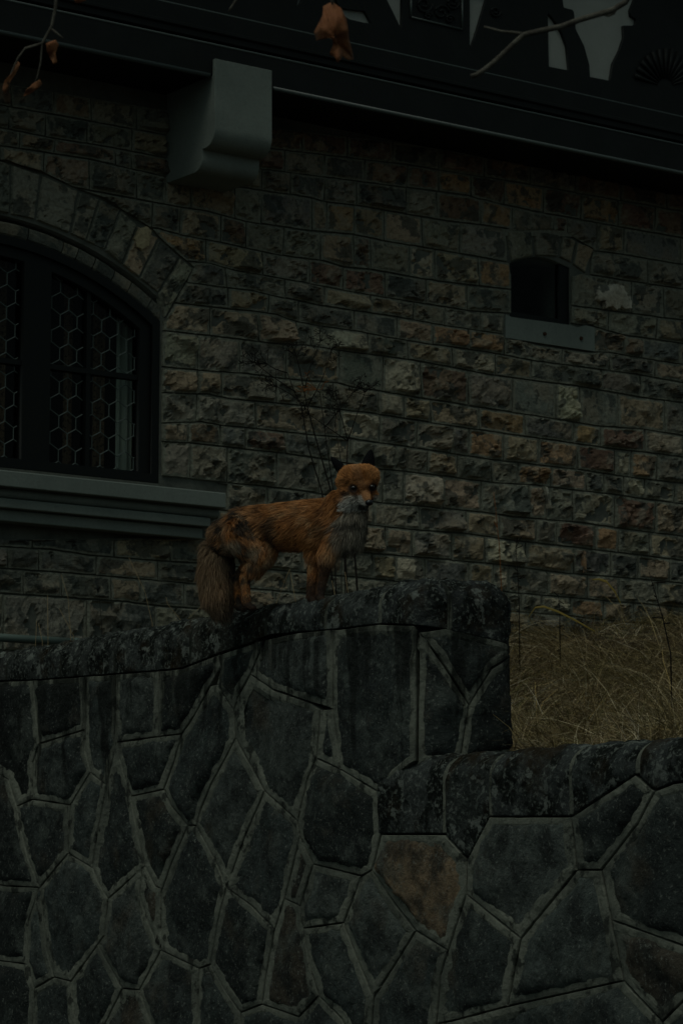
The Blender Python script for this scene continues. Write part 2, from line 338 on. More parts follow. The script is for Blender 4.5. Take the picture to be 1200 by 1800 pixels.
def stone_grid(X, Y, seed, kind, name, parent, n0=0.0, color=None, amp=1.0, mar=2.4):
    U, Z = pf(X, Y, n0); sm = kind == 's'
    H = rock(U, Z, seed, amp, sm)
    # distance to the outline in pixels, and the pointing mortar inside it
    ob = np.concatenate([np.stack([X[0], Y[0]], 1), np.stack([X[-1], Y[-1]], 1), np.stack([X[:, 0], Y[:, 0]], 1), np.stack([X[:, -1], Y[:, -1]], 1)])
    D = np.sqrt((X[..., None] - ob[:, 0]) ** 2 + (Y[..., None] - ob[:, 1]) ** 2).min(-1)
    wv = fbm(np.stack([X / 9, Y / 9, np.full_like(X, seed)], -1), 6, 3)
    k = np.clip((D - mar * (1 + 1.1 * wv)) / 3.2, 0, 1); k = k * k * (3 - 2 * k)
    H = n0 + H * k + .002 + .004 * wv
    ny, nx = H.shape; e = np.zeros_like(H); e[0] = e[-1] = 1; e[:, 0] = e[:, -1] = 1
    H = np.where(e > 0, n0 - .03, H)
    P = fw(U, Z, H); m = MB(); m.grid(P)
    c = np.array(color if color is not None else KIND[kind]); r = np.random.default_rng(seed + 5)
    c = c * r.uniform(.80, 1.2) * (1 + r.normal(0, .025, 3))
    return mesh_obj(name, m.V, [f[::-1] for f in m.F], 'facade_stone', parent, False, np.clip(c, .01, .6), np.repeat((1 - k).reshape(-1, 1), 3, 1))
seed = 100; n_st = 0
for ci, (js, kinds) in enumerate(J):
    k = COURSE[ci]; js = [float(v) for v in js.split()]
    for i in range(len(js) - 1):
        seed += 1; x0, x1 = js[i], js[i + 1]; kd = kinds[i % len(kinds)]
        r = np.random.default_rng(seed)
        nx, ny = max(13, int((x1 - x0) / 3.0)), 17; g_ = .055 * 40
        s = np.concatenate([[0, .006], np.linspace(.03, .97, nx - 4), [.994, 1]])[None]; t = np.concatenate([[0, .015], np.linspace(.06, .94, ny - 4), [.985, 1]])[:, None]
        gx = r.uniform(.15, .85); tl, tr_ = r.normal(0, 1.6, 2)
        X = (x0 + gx + tl * (t - .5)) * (1 - s) + (x1 - gx + tr_ * (t - .5)) * s
        ta, tb = bed(k, X), bed(k + 1, X)
        Y = (ta + r.uniform(.1, .5)) * (1 - t) + (tb - r.uniform(.7, 1.9)) * t
        # ragged outline, rounded corners
        wob = fbm(np.stack([X / 14, Y / 14, np.full_like(X, seed)], -1), 2, 3)
        corner = (np.abs(2 * s - 1) ** 6) * (np.abs(2 * t - 1) ** 6)
        Y = Y + 2.0 * wob * (np.abs(2 * t - 1) ** 4)
        X2 = clampx(X, Y)
        if np.ptp(X2) < 6 or np.mean(np.ptp(X2, axis=1)) < 4: continue
        stone_grid(X2, Y, seed, kd, 'stone', wall); n_st += 1
print('facade stones', n_st)

# ---- arch voussoirs of the big window (outer ring, then the moulded inner ring)
vj = [((-60, 268), (-58, 366)), ((-20, 275), (-20, 370)), ((20, 287), (18, 378)), ((73, 305), (63, 388)), ((140, 335), (124, 412)), ((176, 348), (151, 425)), ((213, 367), (184, 441)), ((242, 394), (214, 466)), ((280, 418), (245, 490)), ((316, 450), (278, 516)), ((342, 471), (289, 563))]
vk = 'gdgggdgtdgg'
for i in range(len(vj) - 1):
    (a, b), (c, d) = vj[i], vj[i + 1]; nx, ny = 11, 15
    nx, ny = 17, 25; s = np.linspace(.01, .99, nx)[None]; t = np.linspace(.005, .995, ny)[:, None]
    X = (a[0] * (1 - s) + c[0] * s) * (1 - t) + (b[0] * (1 - s) + d[0] * s) * t
    Y = (a[1] * (1 - s) + c[1] * s) * (1 - t) + (b[1] * (1 - s) + d[1] * s) * t
    stone_grid(X, Y, 900 + i, vk[i], 'voussoir', wall, amp=.7, mar=1.5)
# inner moulded ring : swept roll following the arch
rj = [-60, -10, 48, 107, 131, 160, 194, 222, 256, 284]
ang = lambda px, py: math.atan2(*(lambda q: (q[0] - AU, q[1] - AZ))(pf(px, py, -.03)))
ra = [ang(x, float(np.interp(x, [p[0] for p in [(-60, 408)] + ring], [p[1] for p in [(-60, 408)] + ring]))) for x in rj]
ra = sorted(ra); prof = [(.0, -.16), (.0, -.03), (.008, -.022), (.03, -.019), (.058, -.020), (.070, -.028), (.080, -.07), (.098, -.13)]
for i in range(len(ra) - 1):
    th = np.linspace(ra[i] + .0012, ra[i + 1] - .0012, 15)
    R = np.array([p[0] for p in prof]) + AR; NN = np.array([p[1] for p in prof])
    U = AU + np.sin(th)[None] * R[:, None]; Z = AZ + np.cos(th)[None] * R[:, None]
    H = np.repeat(NN[:, None], len(th), 1) + .016 * fbm(np.stack([U * 20, Z * 20, 0 * U], -1), 4)
    m = MB(); m.grid(fw(U, Z, H)); o = m.build('voussoir', 'facade_stone', wall, False, (.135, .138, .115)); o.data.color_attributes.new('Col', 'FLOAT_COLOR', 'POINT'); o.data.color_attributes[0].data.foreach_set('color', [0.0] * (4 * len(o.data.vertices)))
# small window arch stones and its sill block
for i, q in enumerate([((887, 405), (935, 404), (938, 450), (897, 461)), ((937, 404), (985, 411), (981, 452), (940, 450)), ((987, 413), (1011, 422), (1004, 463), (983, 453)), ((1013, 423), (1042, 437), (1028, 482), (1006, 465))]):
    s = np.linspace(.01, .99, 17)[None]; t = np.linspace(.01, .99, 19)[:, None]
    X = (q[0][0] * (1 - s) + q[1][0] * s) * (1 - t) + (q[3][0] * (1 - s) + q[2][0] * s) * t
    Y = (q[0][1] * (1 - s) + q[1][1] * s) * (1 - t) + (q[3][1] * (1 - s) + q[2][1] * s) * t
    stone_grid(X, Y, 950 + i, 'gggt'[i], 'voussoir', wall, amp=.8, mar=1.2)
pts = [(886, 553), (897, 558), (950, 565), (1000, 572), (1012, 576), (1026, 572), (1042, 576), (1042, 618), (886, 594)]
fr = [fw(*pf(x, y), .012) for x, y in pts]; bk = [fw(*pf(x, y), -.2) for x, y in pts]
sws = MB().prism(fr, bk).build('small_window_sill', 'dressed_stone', wall)
# pale spalled patches
def patch(pts, n, name, colr, parent):
    q = [pf(x, y, n) for x, y in pts]; u = np.array([a for a, b in q]); z = np.array([b for a, b in q]); cu, cz = u.mean(), z.mean()
    m = MB(); rings = []
    uu = np.concatenate([np.linspace(u[i], u[(i + 1) % len(u)], 6, endpoint=False) for i in range(len(u))]); zz = np.concatenate([np.linspace(z[i], z[(i + 1) % len(z)], 6, endpoint=False) for i in range(len(z))])
    rr = 1 + .25 * fbm(np.stack([uu * 60, zz * 60, 0 * uu], -1), 6)
    uu = cu + (uu - cu) * rr; zz = cz + (zz - cz) * rr
    G = []
    for f, h in ((1, -.03), (.97, .004), (.7, .008), (.35, .008), (.02, .008)):
        U = cu + (uu - cu) * f; Z = cz + (zz - cz) * f
        G.append(fw(U, Z, n + h + (.008 * fbm(np.stack([U * 30, Z * 30, 0 * U], -1), 8) if f < .99 else 0)))
    G = np.array(G); G = np.concatenate([G, G[:, :1]], 1); m.grid(G)
    o = m.build(name, 'facade_stone', parent, False, colr); o.data.color_attributes.new('Col', 'FLOAT_COLOR', 'POINT'); o.data.color_attributes[0].data.foreach_set('color', [0.0] * (4 * len(o.data.vertices))); return o
patch([(1047, 515), (1053, 500), (1068, 502), (1080, 498), (1095, 502), (1100, 515), (1110, 522), (1110, 542), (1098, 543), (1090, 538), (1084, 545), (1075, 538), (1064, 542), (1062, 525), (1052, 530)], .034, 'bare_stone_patch', (.66, .60, .49), wall)
patch([(237, 420), (246, 401), (258, 398), (266, 405), (264, 420), (262, 432), (250, 439), (240, 434)], .022, 'bare_stone_patch', (.48, .39, .24), wall)
patch([(957, 855), (961, 856), (969, 893), (965, 894)], .030, 'lime_streak', (.62, .60, .50), wall)
patch([(1025, 967), (1029, 967), (1029, 1006), (1026, 1006)], .028, 'lime_streak', (.42, .25, .14), wall)
for bx_, by_ in ((956, 587), (1020, 595)):
    m = MB(); m.tube([fw(*pf(bx_, by_, .012), -.02), fw(*pf(bx_, by_, .012), .022)], .012, 8); m.build('bolt_stub', 'rust_iron', sws)
# the same coursed stonework carried on past the picture's edges
m = MB(); rr_ = np.random.default_rng(77); z_ = Z_BASE; uL, uR = float(pf(-62, 600)[0]), float(pf(1262, 600)[0]); KS = 0
while z_ < Z_TOP + .1:
    hh = rr_.uniform(.11, .17)
    for ua, ub in ((-5.95, uL), (uR, 6.95)):
        u_c = ua
        while u_c < ub - .05:
            ww = min(rr_.uniform(.18, .40), ub - u_c); ue_ = u_c + ww
            inside = (ue_ > WU0 - .05 and u_c < WU1 and z_ + hh > WZ0 - .35 and z_ < AZ + AR + .42 and not (z_ + hh < AZ + .3 and ue_ < WU0 - .02))
            if not inside:
                uu_, zz_ = np.meshgrid(np.linspace(u_c + .003, ue_ - .003, 9), np.linspace(z_ + .004, z_ + hh - .004, 6)); KS += 1
                hh_ = rock(uu_, zz_, 3000 + KS, .9); hh_[0] = hh_[-1] = -.02; hh_[:, 0] = hh_[:, -1] = -.02
                m.grid(fw(uu_, zz_, hh_))
            u_c = ue_
    z_ += hh
oo = m.build('outer_stones', 'facade_stone', wall, False, (.22, .20, .155)); tag(oo, kind='stuff')
oo.data.color_attributes.new('Col', 'FLOAT_COLOR', 'POINT'); oo.data.color_attributes[0].data.foreach_set('color', [0.0] * (4 * len(oo.data.vertices)))
# ---- corbel
CU0 = float(pf(293, 300)[0])
cp = [(378, 140), (378, 222)] + [(355 + 23 * math.cos(a), 222 + 40 * math.sin(a)) for a in np.linspace(.12, 1.5, 14)] + [(355.8, 263), (355.6, 276)] + [(337 + 18.5 * math.cos(a), 276 + 29 * math.sin(a)) for a in np.linspace(.12, 1.45, 12)] + [(293, 322)]
cn = [pfn(x, y, CU0) for x, y in cp]; CN = float(cn[0][0])
CU1 = float(pf(478, 200, CN)[0]); print('corbel', CN, CU1 - CU0)
prof_c = [(0, cn[0][1] + .12), (CN, cn[0][1] + .12)] + [(float(a), float(b)) for a, b in cn[1:-1]] + [(-.02, cn[-1][1])]
MB().prism([fw(CU0, z, n) for n, z in prof_c], [fw(CU1, z, n) for n, z in prof_c]).build('corbel', 'dressed_stone', bld); cbo = bpy.data.objects['corbel']; cbo.data.polygons.foreach_set('use_smooth', [True] * len(cbo.data.polygons)); cbo.modifiers.new('b', 'BEVEL').width = .004; es = cbo.modifiers.new('e', 'EDGE_SPLIT'); es.split_angle = math.radians(32)
# ---- sill of the big window
sp = [(0.17, 825, 868, 397, 855, 891), (.10, 0, 0, 385, 0, 0), (.125, 0, 0, 0, 0, 0)]
def zpx(px, py, n): return float(pf(px, py, n)[1])
def upx(px, py, n): return float(pf(px, py, n)[0])
N1 = .17; zs1t, zs1b = zpx(200, 846, N1), zpx(200, 874, N1); ue1 = upx(397, 880, N1)
UL = 2 * AU - ue1
sil = empty('window_sill', tuple(fw((UL + ue1) / 2, zs1b, 0))); sil.parent = bld; sil.matrix_parent_inverse = Matrix.Translation(-bld.location)
def bar(name, n, ytop, ybot, xend, mt='dressed_stone', rnd=0, par=None):
    zt, zb = zpx(200, ytop, n), zpx(200, ybot, n); ue = upx(xend, ybot, n); ul = 2 * AU - ue
    if rnd:
        pr = [(-.1, zt)] + [(n - (zt - zb) / 2 * (1 - math.sin(a)) , (zt + zb) / 2 + (zt - zb) / 2 * math.cos(a)) for a in np.linspace(0, math.pi, 9)] + [(-.1, zb)]
    else: pr = [(-.1, zt), (n - .006, zt), (n, zt - .006), (n, zb + .004), (n - .004, zb), (-.1, zb)]
    o = MB().prism([fw(ul, z, q) for q, z in pr], [fw(ue, z, q) for q, z in pr]).build(name, mt, None)
    o.parent = sil; o.matrix_parent_inverse = Matrix.Translation(-Vector(fw((UL + ue1) / 2, zs1b, 0))); return o
bar('slab', .17, 846, 873.5, 397); bar('roll_moulding', .118, 874.5, 893, 386, rnd=1); bar('fillet', .125, 894, 910, 370); bar('fillet', .085, 913, 933, 356)
# ---- big window : frame, mullion, glazing bars, leaded panes, dark room, curtains
ND = -.034
win = empty('arched_window', tuple(fw(AU, WZ0, ND))); win.parent = bld; win.matrix_parent_inverse = Matrix.Translation(-bld.location)
def wpart(o):
    o.parent = win; o.matrix_parent_inverse = Matrix.Translation(-Vector(fw(AU, WZ0, ND))); return o
def U(px): return float(pf(px, 650, ND)[0])
ug1, ubar, um1, um0 = U(246), U(159), U(89), U(41)
zg0 = zpx(160, 820, ND); hz_ = zpx(160, 652, ND)
RG = AR - .115
def gtop(u): return AZ + math.sqrt(max(RG * RG - (u - AU) ** 2, .01))
zg_hi = gtop(ug1)
def light(u0, u1): return [(u0, zg0), (u1, zg0)] + [(u, gtop(u)) for u in np.linspace(u1, u0, 14)]
lights = [(um1, ug1)]
wL = ug1 - um1; lights.append((um0 - wL, um0)); u_ = um0 - wL - (um1 - um0)
if u_ - .2 > WU0: lights.append((max(u_ - wL, WU0 + .12), u_))
fo = [(WU0 + .004, WZ0 + .004), (WU1 - .004, WZ0 + .004)] + arc(WU1 - .004, WU0 + .004, AR - .006)
wpart(sheet('frame', fo, [light(a, b) for a, b in lights], ND - .07, ND, 'window_paint', None))
# outer casing step
fi = [(WU0 + .05, WZ0 + .05), (WU1 - .05, WZ0 + .05)] + arc(WU1 - .05, WU0 + .05, AR - .055)
wpart(sheet('casing', fo, [fi], ND + .002, ND + .022, 'window_paint', None))
def cyl(m, a, b, r, seg=5): m.tube([a, b], r, seg)
for a, b in lights:
    mid = (a + b) / 2 if b != ug1 else ubar
    m = MB(); m.box(lambda x, y, z: fw(x, y, z), (mid - .013, zg0, ND - .06), (mid + .013, gtop(mid), ND - .018)); wpart(m.build('glazing_bar', 'window_paint'))
    m = MB(); m.box(lambda x, y, z: fw(x, y, z), (a, hz_ - .014, ND - .058), (b, hz_ + .014, ND - .014)); wpart(m.build('glazing_bar', 'window_paint'))
    for (p, q) in ((a, mid - .013), (mid + .013, b)):
        for zlo, zhi in ((zg0, hz_ - .014), (hz_ + .014, None)):
            lp = [(p, zlo), (q, zlo)] + ([(q, zhi), (p, zhi)] if zhi else [(u, gtop(u)) for u in np.linspace(q, p, 8)])
            m = MB(); m.add([fw(u, z, ND - .045) for u, z in lp], [tuple(range(len(lp)))]); wpart(m.build('pane', 'glass'))
            # hexagonal lead cames
            m = MB(); Rr = .062; hw = Rr * math.sqrt(3) / 2; zt = zhi if zhi else 99
            j0 = int((zlo - 4) / (1.5 * Rr)) - 2
            for j in range(j0, j0 + 40):
                for i in range(-40, 40):
                    c_u = p + .03 + (i + .5 * (j % 2)) * 2 * hw; c_z = 4 + j * 1.5 * Rr
                    if c_u < p - .2 or c_u > q + .2: continue
                    V6 = [(c_u + Rr * math.sin(math.radians(60 * k)), c_z + Rr * math.cos(math.radians(60 * k))) for k in range(6)]
                    for k in (0, 1, 2):
                        A_, B_ = np.array(V6[k]), np.array(V6[k + 1])
                        ts = [t for t in np.linspace(0, 1, 9) if p <= (A_ + (B_ - A_) * t)[0] <= q and zlo <= (A_ + (B_ - A_) * t)[1] <= min(zt, gtop(float(np.clip((A_ + (B_ - A_) * t)[0], p, q))))]
                        if len(ts) > 1:
                            a2, b2 = A_ + (B_ - A_) * ts[0], A_ + (B_ - A_) * ts[-1]
                            m.tube([fw(a2[0], a2[1], ND - .045), fw(b2[0], b2[1], ND - .045)], .0032, 4)
            if m.V: tag(wpart(m.build('lead_came', 'lead')), kind='stuff')
# dark room behind both windows
rm = MB(); ru0, ru1, rz0, rz1 = WU0 - .5, WU1 + .6, WZ0 - .9, AZ + AR + .3
rm.box(lambda x, y, z: fw(x, y, z), (ru0, rz0, -3.0), (ru1, rz1, -.455))
rm.F = [f for f in rm.F if not all(abs((np.array(rm.V[i]) - FO) @ FN + .455) < 1e-6 for i in f)]
rm.build('room', 'room', bld)
def curtain(ua, ub, n, matn, label):
    us = np.linspace(ua, ub, 26); zz = np.linspace(WZ0 - .05, AZ + AR - .02, 6)
    UU, ZZ = np.meshgrid(us, zz); H = n + .018 * np.sin((UU - ua) / .052 * 6.28) + .006 * fbm(np.stack([UU * 15, ZZ * 3, 0 * UU], -1))
    o = MB().grid(fw(UU, ZZ, H)).build('curtain', matn, None, True); tag(o, label, 'curtain', 'curtains behind the leaded window'); return o
U2 = lambda px: float(pf(px, 700, -.30)[0])
curtain(U2(204), U2(262), -.30, 'curtain_pale', 'pale curtain at the right end behind the leaded window')
curtain(U2(168), U2(188), -.33, 'curtain_brown', 'narrow brown curtain strip beside the pale curtain')
curtain(U2(116), U2(131), -.33, 'curtain_brown', 'narrow brown curtain strip in the middle of the right casement')
curtain(U2(-8), U2(16), -.33, 'curtain_brown', 'brown curtain strip behind the left casement at the picture edge')
# ---- small window
swn = -.024
sw = empty('small_window', tuple(fw((su0 + su1) / 2, sz0, swn))); sw.parent = bld; sw.matrix_parent_inverse = Matrix.Translation(-bld.location)
def swpart(o): o.parent = sw; o.matrix_parent_inverse = Matrix.Translation(-Vector(fw((su0 + su1) / 2, sz0, swn))); return o
a_, b_ = su0 - .06, su1 + .06
swpart(sheet('frame', [(a_, sz0 - .05), (b_, sz0 - .05), (b_, sz1 + .03), (a_, sz1 + .03)], [[(su0 + .03, sz0 + .035), (su1 - .075, sz0 + .035), (su1 - .075, sz1 + .02), (su0 + .03, sz1 + .02)]], swn - .04, swn, 'window_paint', None))
m = MB(); m.add([fw(u, z, swn - .02) for u, z in [(a_, sz0), (b_, sz0), (b_, sz1), (a_, sz1)]], [(0, 1, 2, 3)]); swpart(m.build('pane', 'glass'))
m = MB(); m.box(lambda x, y, z: fw(x, y, z), (su0 - .2, sz0 - .3, -1.2), (su1 + .2, sz1 + .3, -.458)); m.F = [f for f in m.F if not all(abs((np.array(m.V[i]) - FO) @ FN + .458) < 1e-6 for i in f)]; m.build('room', 'room', bld)
# ---- jetty : moulded beams and timber storey
def beam(name, n, z0, z1, mt, r=.012, u0=-6.0, u1=7.0, nb=-.1, par=None):
    pr = [(nb, z1), (n - r, z1), (n, z1 - r), (n, z0 + .006), (n - .006, z0), (nb, z0)]
    return MB().prism([fw(u0, z, q) for q, z in pr], [fw(u1, z, q) for q, z in pr]).build(name, mt, par or bld)
NB = CN - .02
zA, zB, zC = zpx(600, 183, NB), zpx(600, 128, NB - .02), zpx(600, 71, NB - .045)
bb = beam('jetty_beam', NB - .002, zA + .012, zB, 'black_timber', .004)
def bead(z, n, rad, name, par, u0=-6.0, u1=7.0):
    m = MB(); m.tube([fw(u, z, n) for u in np.linspace(u0, u1, 2)], rad, 8); return m.build(name, 'lit_edge_timber', par, True)
bead(zA + .010, NB - .004, .013, 'bead', bb, -6, CU0 - .02); bead(zA + .010, NB - .004, .013, 'bead', bb, CU1 + .02, 7)
bead(zB - .001, NB - .006, .008, 'bead', bb)
b2 = beam('upper_beam', NB - .045, zB + .035, zC, 'black_timber', .004, nb=0); bead(zC - .002, NB - .05, .007, 'bead', b2)
b3 = beam('beam_fillet', NB - .03, zB + .075, zB + .10, 'black_timber', .004, nb=0)
beam('soffit', NB - .03, zA + .02, zA + .06, 'black_timber', .002, nb=-.5)
# timber panel wall above with plaster infills
NT = NB - .09
def loop(pts): return [tuple(map(float, pf(x, y, NT))) for x, y in pts]
Pp = [[(524, -6), (532, -6), (531, 0), (527, 7), (522, 11)],
      [(586, -14), (596, 12), (610, 16), (628, 18), (641, 19), (646, 28), (653, 41), (640, 40), (615, 34), (604, 28), (590, 10)],
      [(668, -20), (707, -18), (706, 50), (703, 47), (680, 0)],
      [(825, -16), (858, -10), (854, 0), (839, 51), (828, 84), (825, 78)],
      [(962, 22), (972, 33), (987, 57), (996, 81), (1000, 124), (964, 117)],
      [(988, -16), (988, 0), (990, 13), (996, 15), (1005, 17), (1008, 21), (1011, 51), (1026, 81), (1035, 114), (1036, 135), (1072, 142), (1077, 111), (1089, 87), (1096, 66), (1095, 45), (1110, 45), (1117, 42), (1117, 33), (1108, 28), (1107, 18), (1114, 0), (1116, -14)]]
holes = [loop(p) for p in Pp]
zt2 = zC + 1.9
tf = sheet('timber_frame', [(-6, zC - .02), (7, zC - .02), (7, zt2), (-6, zt2)], holes, NT - .06, NT, 'black_timber', bld)
for p in Pp:
    q = loop(p); c = np.mean(q, 0); q = [tuple(c + (np.array(a) - c) * 1.06) for a in q]
    m = MB(); m.prism([fw(u, z, NT - .022) for u, z in q], [fw(u, z, NT - .05) for u, z in q]); m.build('plaster_panel', 'plaster', tf)
MB().box(lambda x, y, z: fw(x, y, z), (-6, zA + .05, -3.5), (7, zt2 + .02, NT - .065)).build('upper_storey', 'black_timber', bld)
MB().prism([fw(-6.4, zt2 + .02, NT + .5), fw(-6.4, zt2 + 1.9, -1.6), fw(-6.4, zt2 + .02, -3.9)], [fw(7.4, zt2 + .02, NT + .5), fw(7.4, zt2 + 1.9, -1.6), fw(7.4, zt2 + .02, -3.9)]).build('roof', 'black_timber', bld)
MB().box(lambda x, y, z: fw(x, y, z), (-6, Z_BASE, -3.5), (7, zA + .045, -3.2)).build('back_wall', 'facade_mortar', bld)
for uu in (-6, 6.7): MB().box(lambda x, y, z: fw(x, y, z), (uu, Z_BASE, -3.19), (uu + .3, zA + .045, -.455)).build('side_wall', 'facade_mortar', bld)
# carved panel: frame moulding + scrolls, shell fan, small post carving
def fpt(px, py, n): return fw(*pf(px, py, n), n)
m = MB()
for a, b in (((722, -6), (722, 30)), ((722, 30), (812, 52)), ((812, 52), (812, -6))): m.tube([fpt(*a, NT + .004), fpt(*b, NT + .004)], .007, 6)
m.build('carved_panel_frame', 'lit_edge_timber', tf, True)
for (cx, cy, r0, tw) in ((745, 8, 15, 1), (775, 22, 14, -1), (795, 5, 12, 1), (790, 34, 8, -1), (752, 28, 7, -1), (870, 20, 10, 1)):
    m = MB(); m.tube([fpt(cx + r0 * (1 - k / 26) * math.cos(tw * k * .42), cy + r0 * (1 - k / 26) * math.sin(tw * k * .42), NT + .003) for k in range(22)], .009, 5)
    m.build('scroll', 'black_timber', tf, True)
m = MB()
for k in range(13):
    a = math.radians(196 + k * 12.5); c0 = (1168, 152)
    p1 = (c0[0] + 14 * math.cos(a), c0[1] + 14 * math.sin(a) * 1.0); p2 = (c0[0] + 56 * math.cos(a), c0[1] + 66 * math.sin(a))
    m.tube([fpt(*p1, NT + .002), fpt((p1[0] + p2[0]) / 2, (p1[1] + p2[1]) / 2, NT + .008), fpt(*p2, NT + .002)], [.005, .010, .018], 6)
m.build('shell_carving', 'black_timber', tf, True)

# ================================================================== RETAINING WALL
WE = -vpdir(-2500); WNm = np.array([WE[1], -WE[0], 0.0])            # along the wall to the right, and outward
_p = at(500, 1300, 10.5); WO = np.array([_p[0], _p[1], 0.0])
TH = .42
def plane_sv(px, py):
    r = ray(px, py); q = ((WO - CAM) @ WNm) / (r @ WNm); P = CAM + r * q
    return (P - WO) @ WE, P[2]
H_UP = plane_sv(300, 1097)[1] + .01; H_LO = plane_sv(950, 1322)[1] + .012
S_COR = plane_sv(738, 1250)[0]; RC = .10; RT = .085; RE = .10
print('wall tops', H_UP, H_LO, 'corner s', S_COR)
S1 = S_COR - RC; L_arc = RC * math.pi / 2; L_end = TH - RC - RE
def path(s):                                   # plan path: front, rounded corner, end face, rounded corner, back
    s = np.asarray(s, float); P = np.zeros(s.shape + (3,)); N = np.zeros(s.shape + (3,))
    BKd = -WNm
    f = s <= S1; P[f] = WO + s[f, None] * WE; N[f] = WNm
    a = (s > S1) & (s <= S1 + L_arc); th = (s[a] - S1) / RC; C = WO + S1 * WE + BKd * RC
    nn = np.cos(th)[:, None] * WNm + np.sin(th)[:, None] * WE; P[a] = C + nn * RC; N[a] = nn
    s2 = S1 + L_arc; e = (s > s2) & (s <= s2 + L_end); P[e] = WO + S_COR * WE + BKd * (RC + (s[e] - s2)[:, None]); N[e] = WE
    s3 = s2 + L_end; L2 = RE * math.pi / 2; c = (s > s3) & (s <= s3 + L2); th = (s[c] - s3) / RE; C = WO + (S_COR - RE) * WE + BKd * (RC + L_end)
    nn = np.cos(th)[:, None] * WE + np.sin(th)[:, None] * BKd; P[c] = C + nn * RE; N[c] = nn
    s4 = s3 + L2; b = s > s4; P[b] = WO + (S_COR - RE) * WE + BKd * TH - (s[b] - s4)[:, None] * WE; N[b] = BKd
    return P, N
def surf(s, v, n, H, curved):                  # v: height; above H-RT it bends over the top
    s, v, n = np.broadcast_arrays(*(np.asarray(q, float) for q in (s, v, n)))
    if curved: P, N = path(s)
    else:
        P = WO + s[..., None] * WE; N = np.broadcast_to(WNm, P.shape)
    lo = v <= H - RT; ph = np.clip((v - (H - RT)) / RT, 0, math.pi / 2); fl = np.maximum(v - (H - RT) - RT * math.pi / 2, 0)
    inn = np.where(lo, 0, RT * (1 - np.cos(ph))) + fl; up = np.where(lo, v, H - RT + RT * np.sin(ph))
    nz = np.sin(ph); nh = np.cos(ph)
    Q = P - N * inn[..., None] + N * (nh * n)[..., None]; Q = Q.copy(); Q[..., 2] = up + nz * n
    return Q
def solver(H, curved, s0, s1):
    S, V = np.meshgrid(np.arange(s0, s1, .006), np.arange(.6, H + .06, .006)); Q = project(surf(S, V, 0 * S, H, curved))
    def f(px, py):
        d = (Q[..., 0] - px) ** 2 + (Q[..., 1] - py) ** 2; i = np.unravel_index(np.argmin(d), d.shape)
        s, v = S[i], V[i]
        for _ in range(3):
            b = project(surf(s, v, 0., H, curved)); ds = (project(surf(s + .002, v, 0., H, curved)) - b) / .002; dv = (project(surf(s, v + .002, 0., H, curved)) - b) / .002
            try: dx = np.linalg.solve(np.stack([ds, dv], 1), np.array([px, py]) - b)
            except Exception: break
            if np.abs(dx).max() > .03: break
            s, v = s + dx[0], min(v + dx[1], H + .05)
        return s, v
    return f
sol_up = solver(H_UP, True, -3.2, S_COR + .37); sol_lo = solver(H_LO, False, -1, 3.4)
SE = S1 + L_arc + L_end + RE * math.pi / 2      # where the back begins
rw = empty('retaining_wall', tuple(WO + np.array([0, 0, 0])))
tag(rw, 'dark mossy rubble stone retaining wall with stepped rounded coping under the fox', 'wall')
S_L, S_R = -6.0, 5.5
# cores
sgrid = np.concatenate([np.linspace(S_L, S1, 40), np.linspace(S1, SE, 30)[1:], np.linspace(SE, SE + (S1 - S_L), 20)[1:]])
vgrid = np.concatenate([np.linspace(0, H_UP - RT, 10), np.linspace(H_UP - RT, H_UP - RT + RT * math.pi / 2, 8)[1:], [H_UP - RT + RT * math.pi / 2 + TH / 2 - RT - .003]])
SS, VV = np.meshgrid(sgrid, vgrid)
MB().grid(surf(SS, VV, np.full_like(SS, -.030), H_UP, True)).build('core', 'groove', rw, True)
vg2 = np.concatenate([np.linspace(0, H_LO - RT, 8), np.linspace(H_LO - RT, H_LO - RT + RT * math.pi / 2, 8)[1:]])
sg2 = np.linspace(S1 - .25, S_R, 40); SS, VV = np.meshgrid(sg2, vg2)
m = MB(); m.grid(surf(SS, VV, np.full_like(SS, -.030), H_LO, False))
bkp = lambda s, z: WO + s * WE - WNm * (TH - .02) + np.array([0, 0, z])
Pb = np.array([[bkp(s, z) for s in sg2] for z in (H_LO - .032, H_LO - .2, 0)]); Pt = surf(SS, VV, np.full_like(SS, -.03), H_LO, False)[-1]
m.grid(np.array([Pt, Pb[0]])); m.grid(Pb); m.build('core', 'groove', rw)

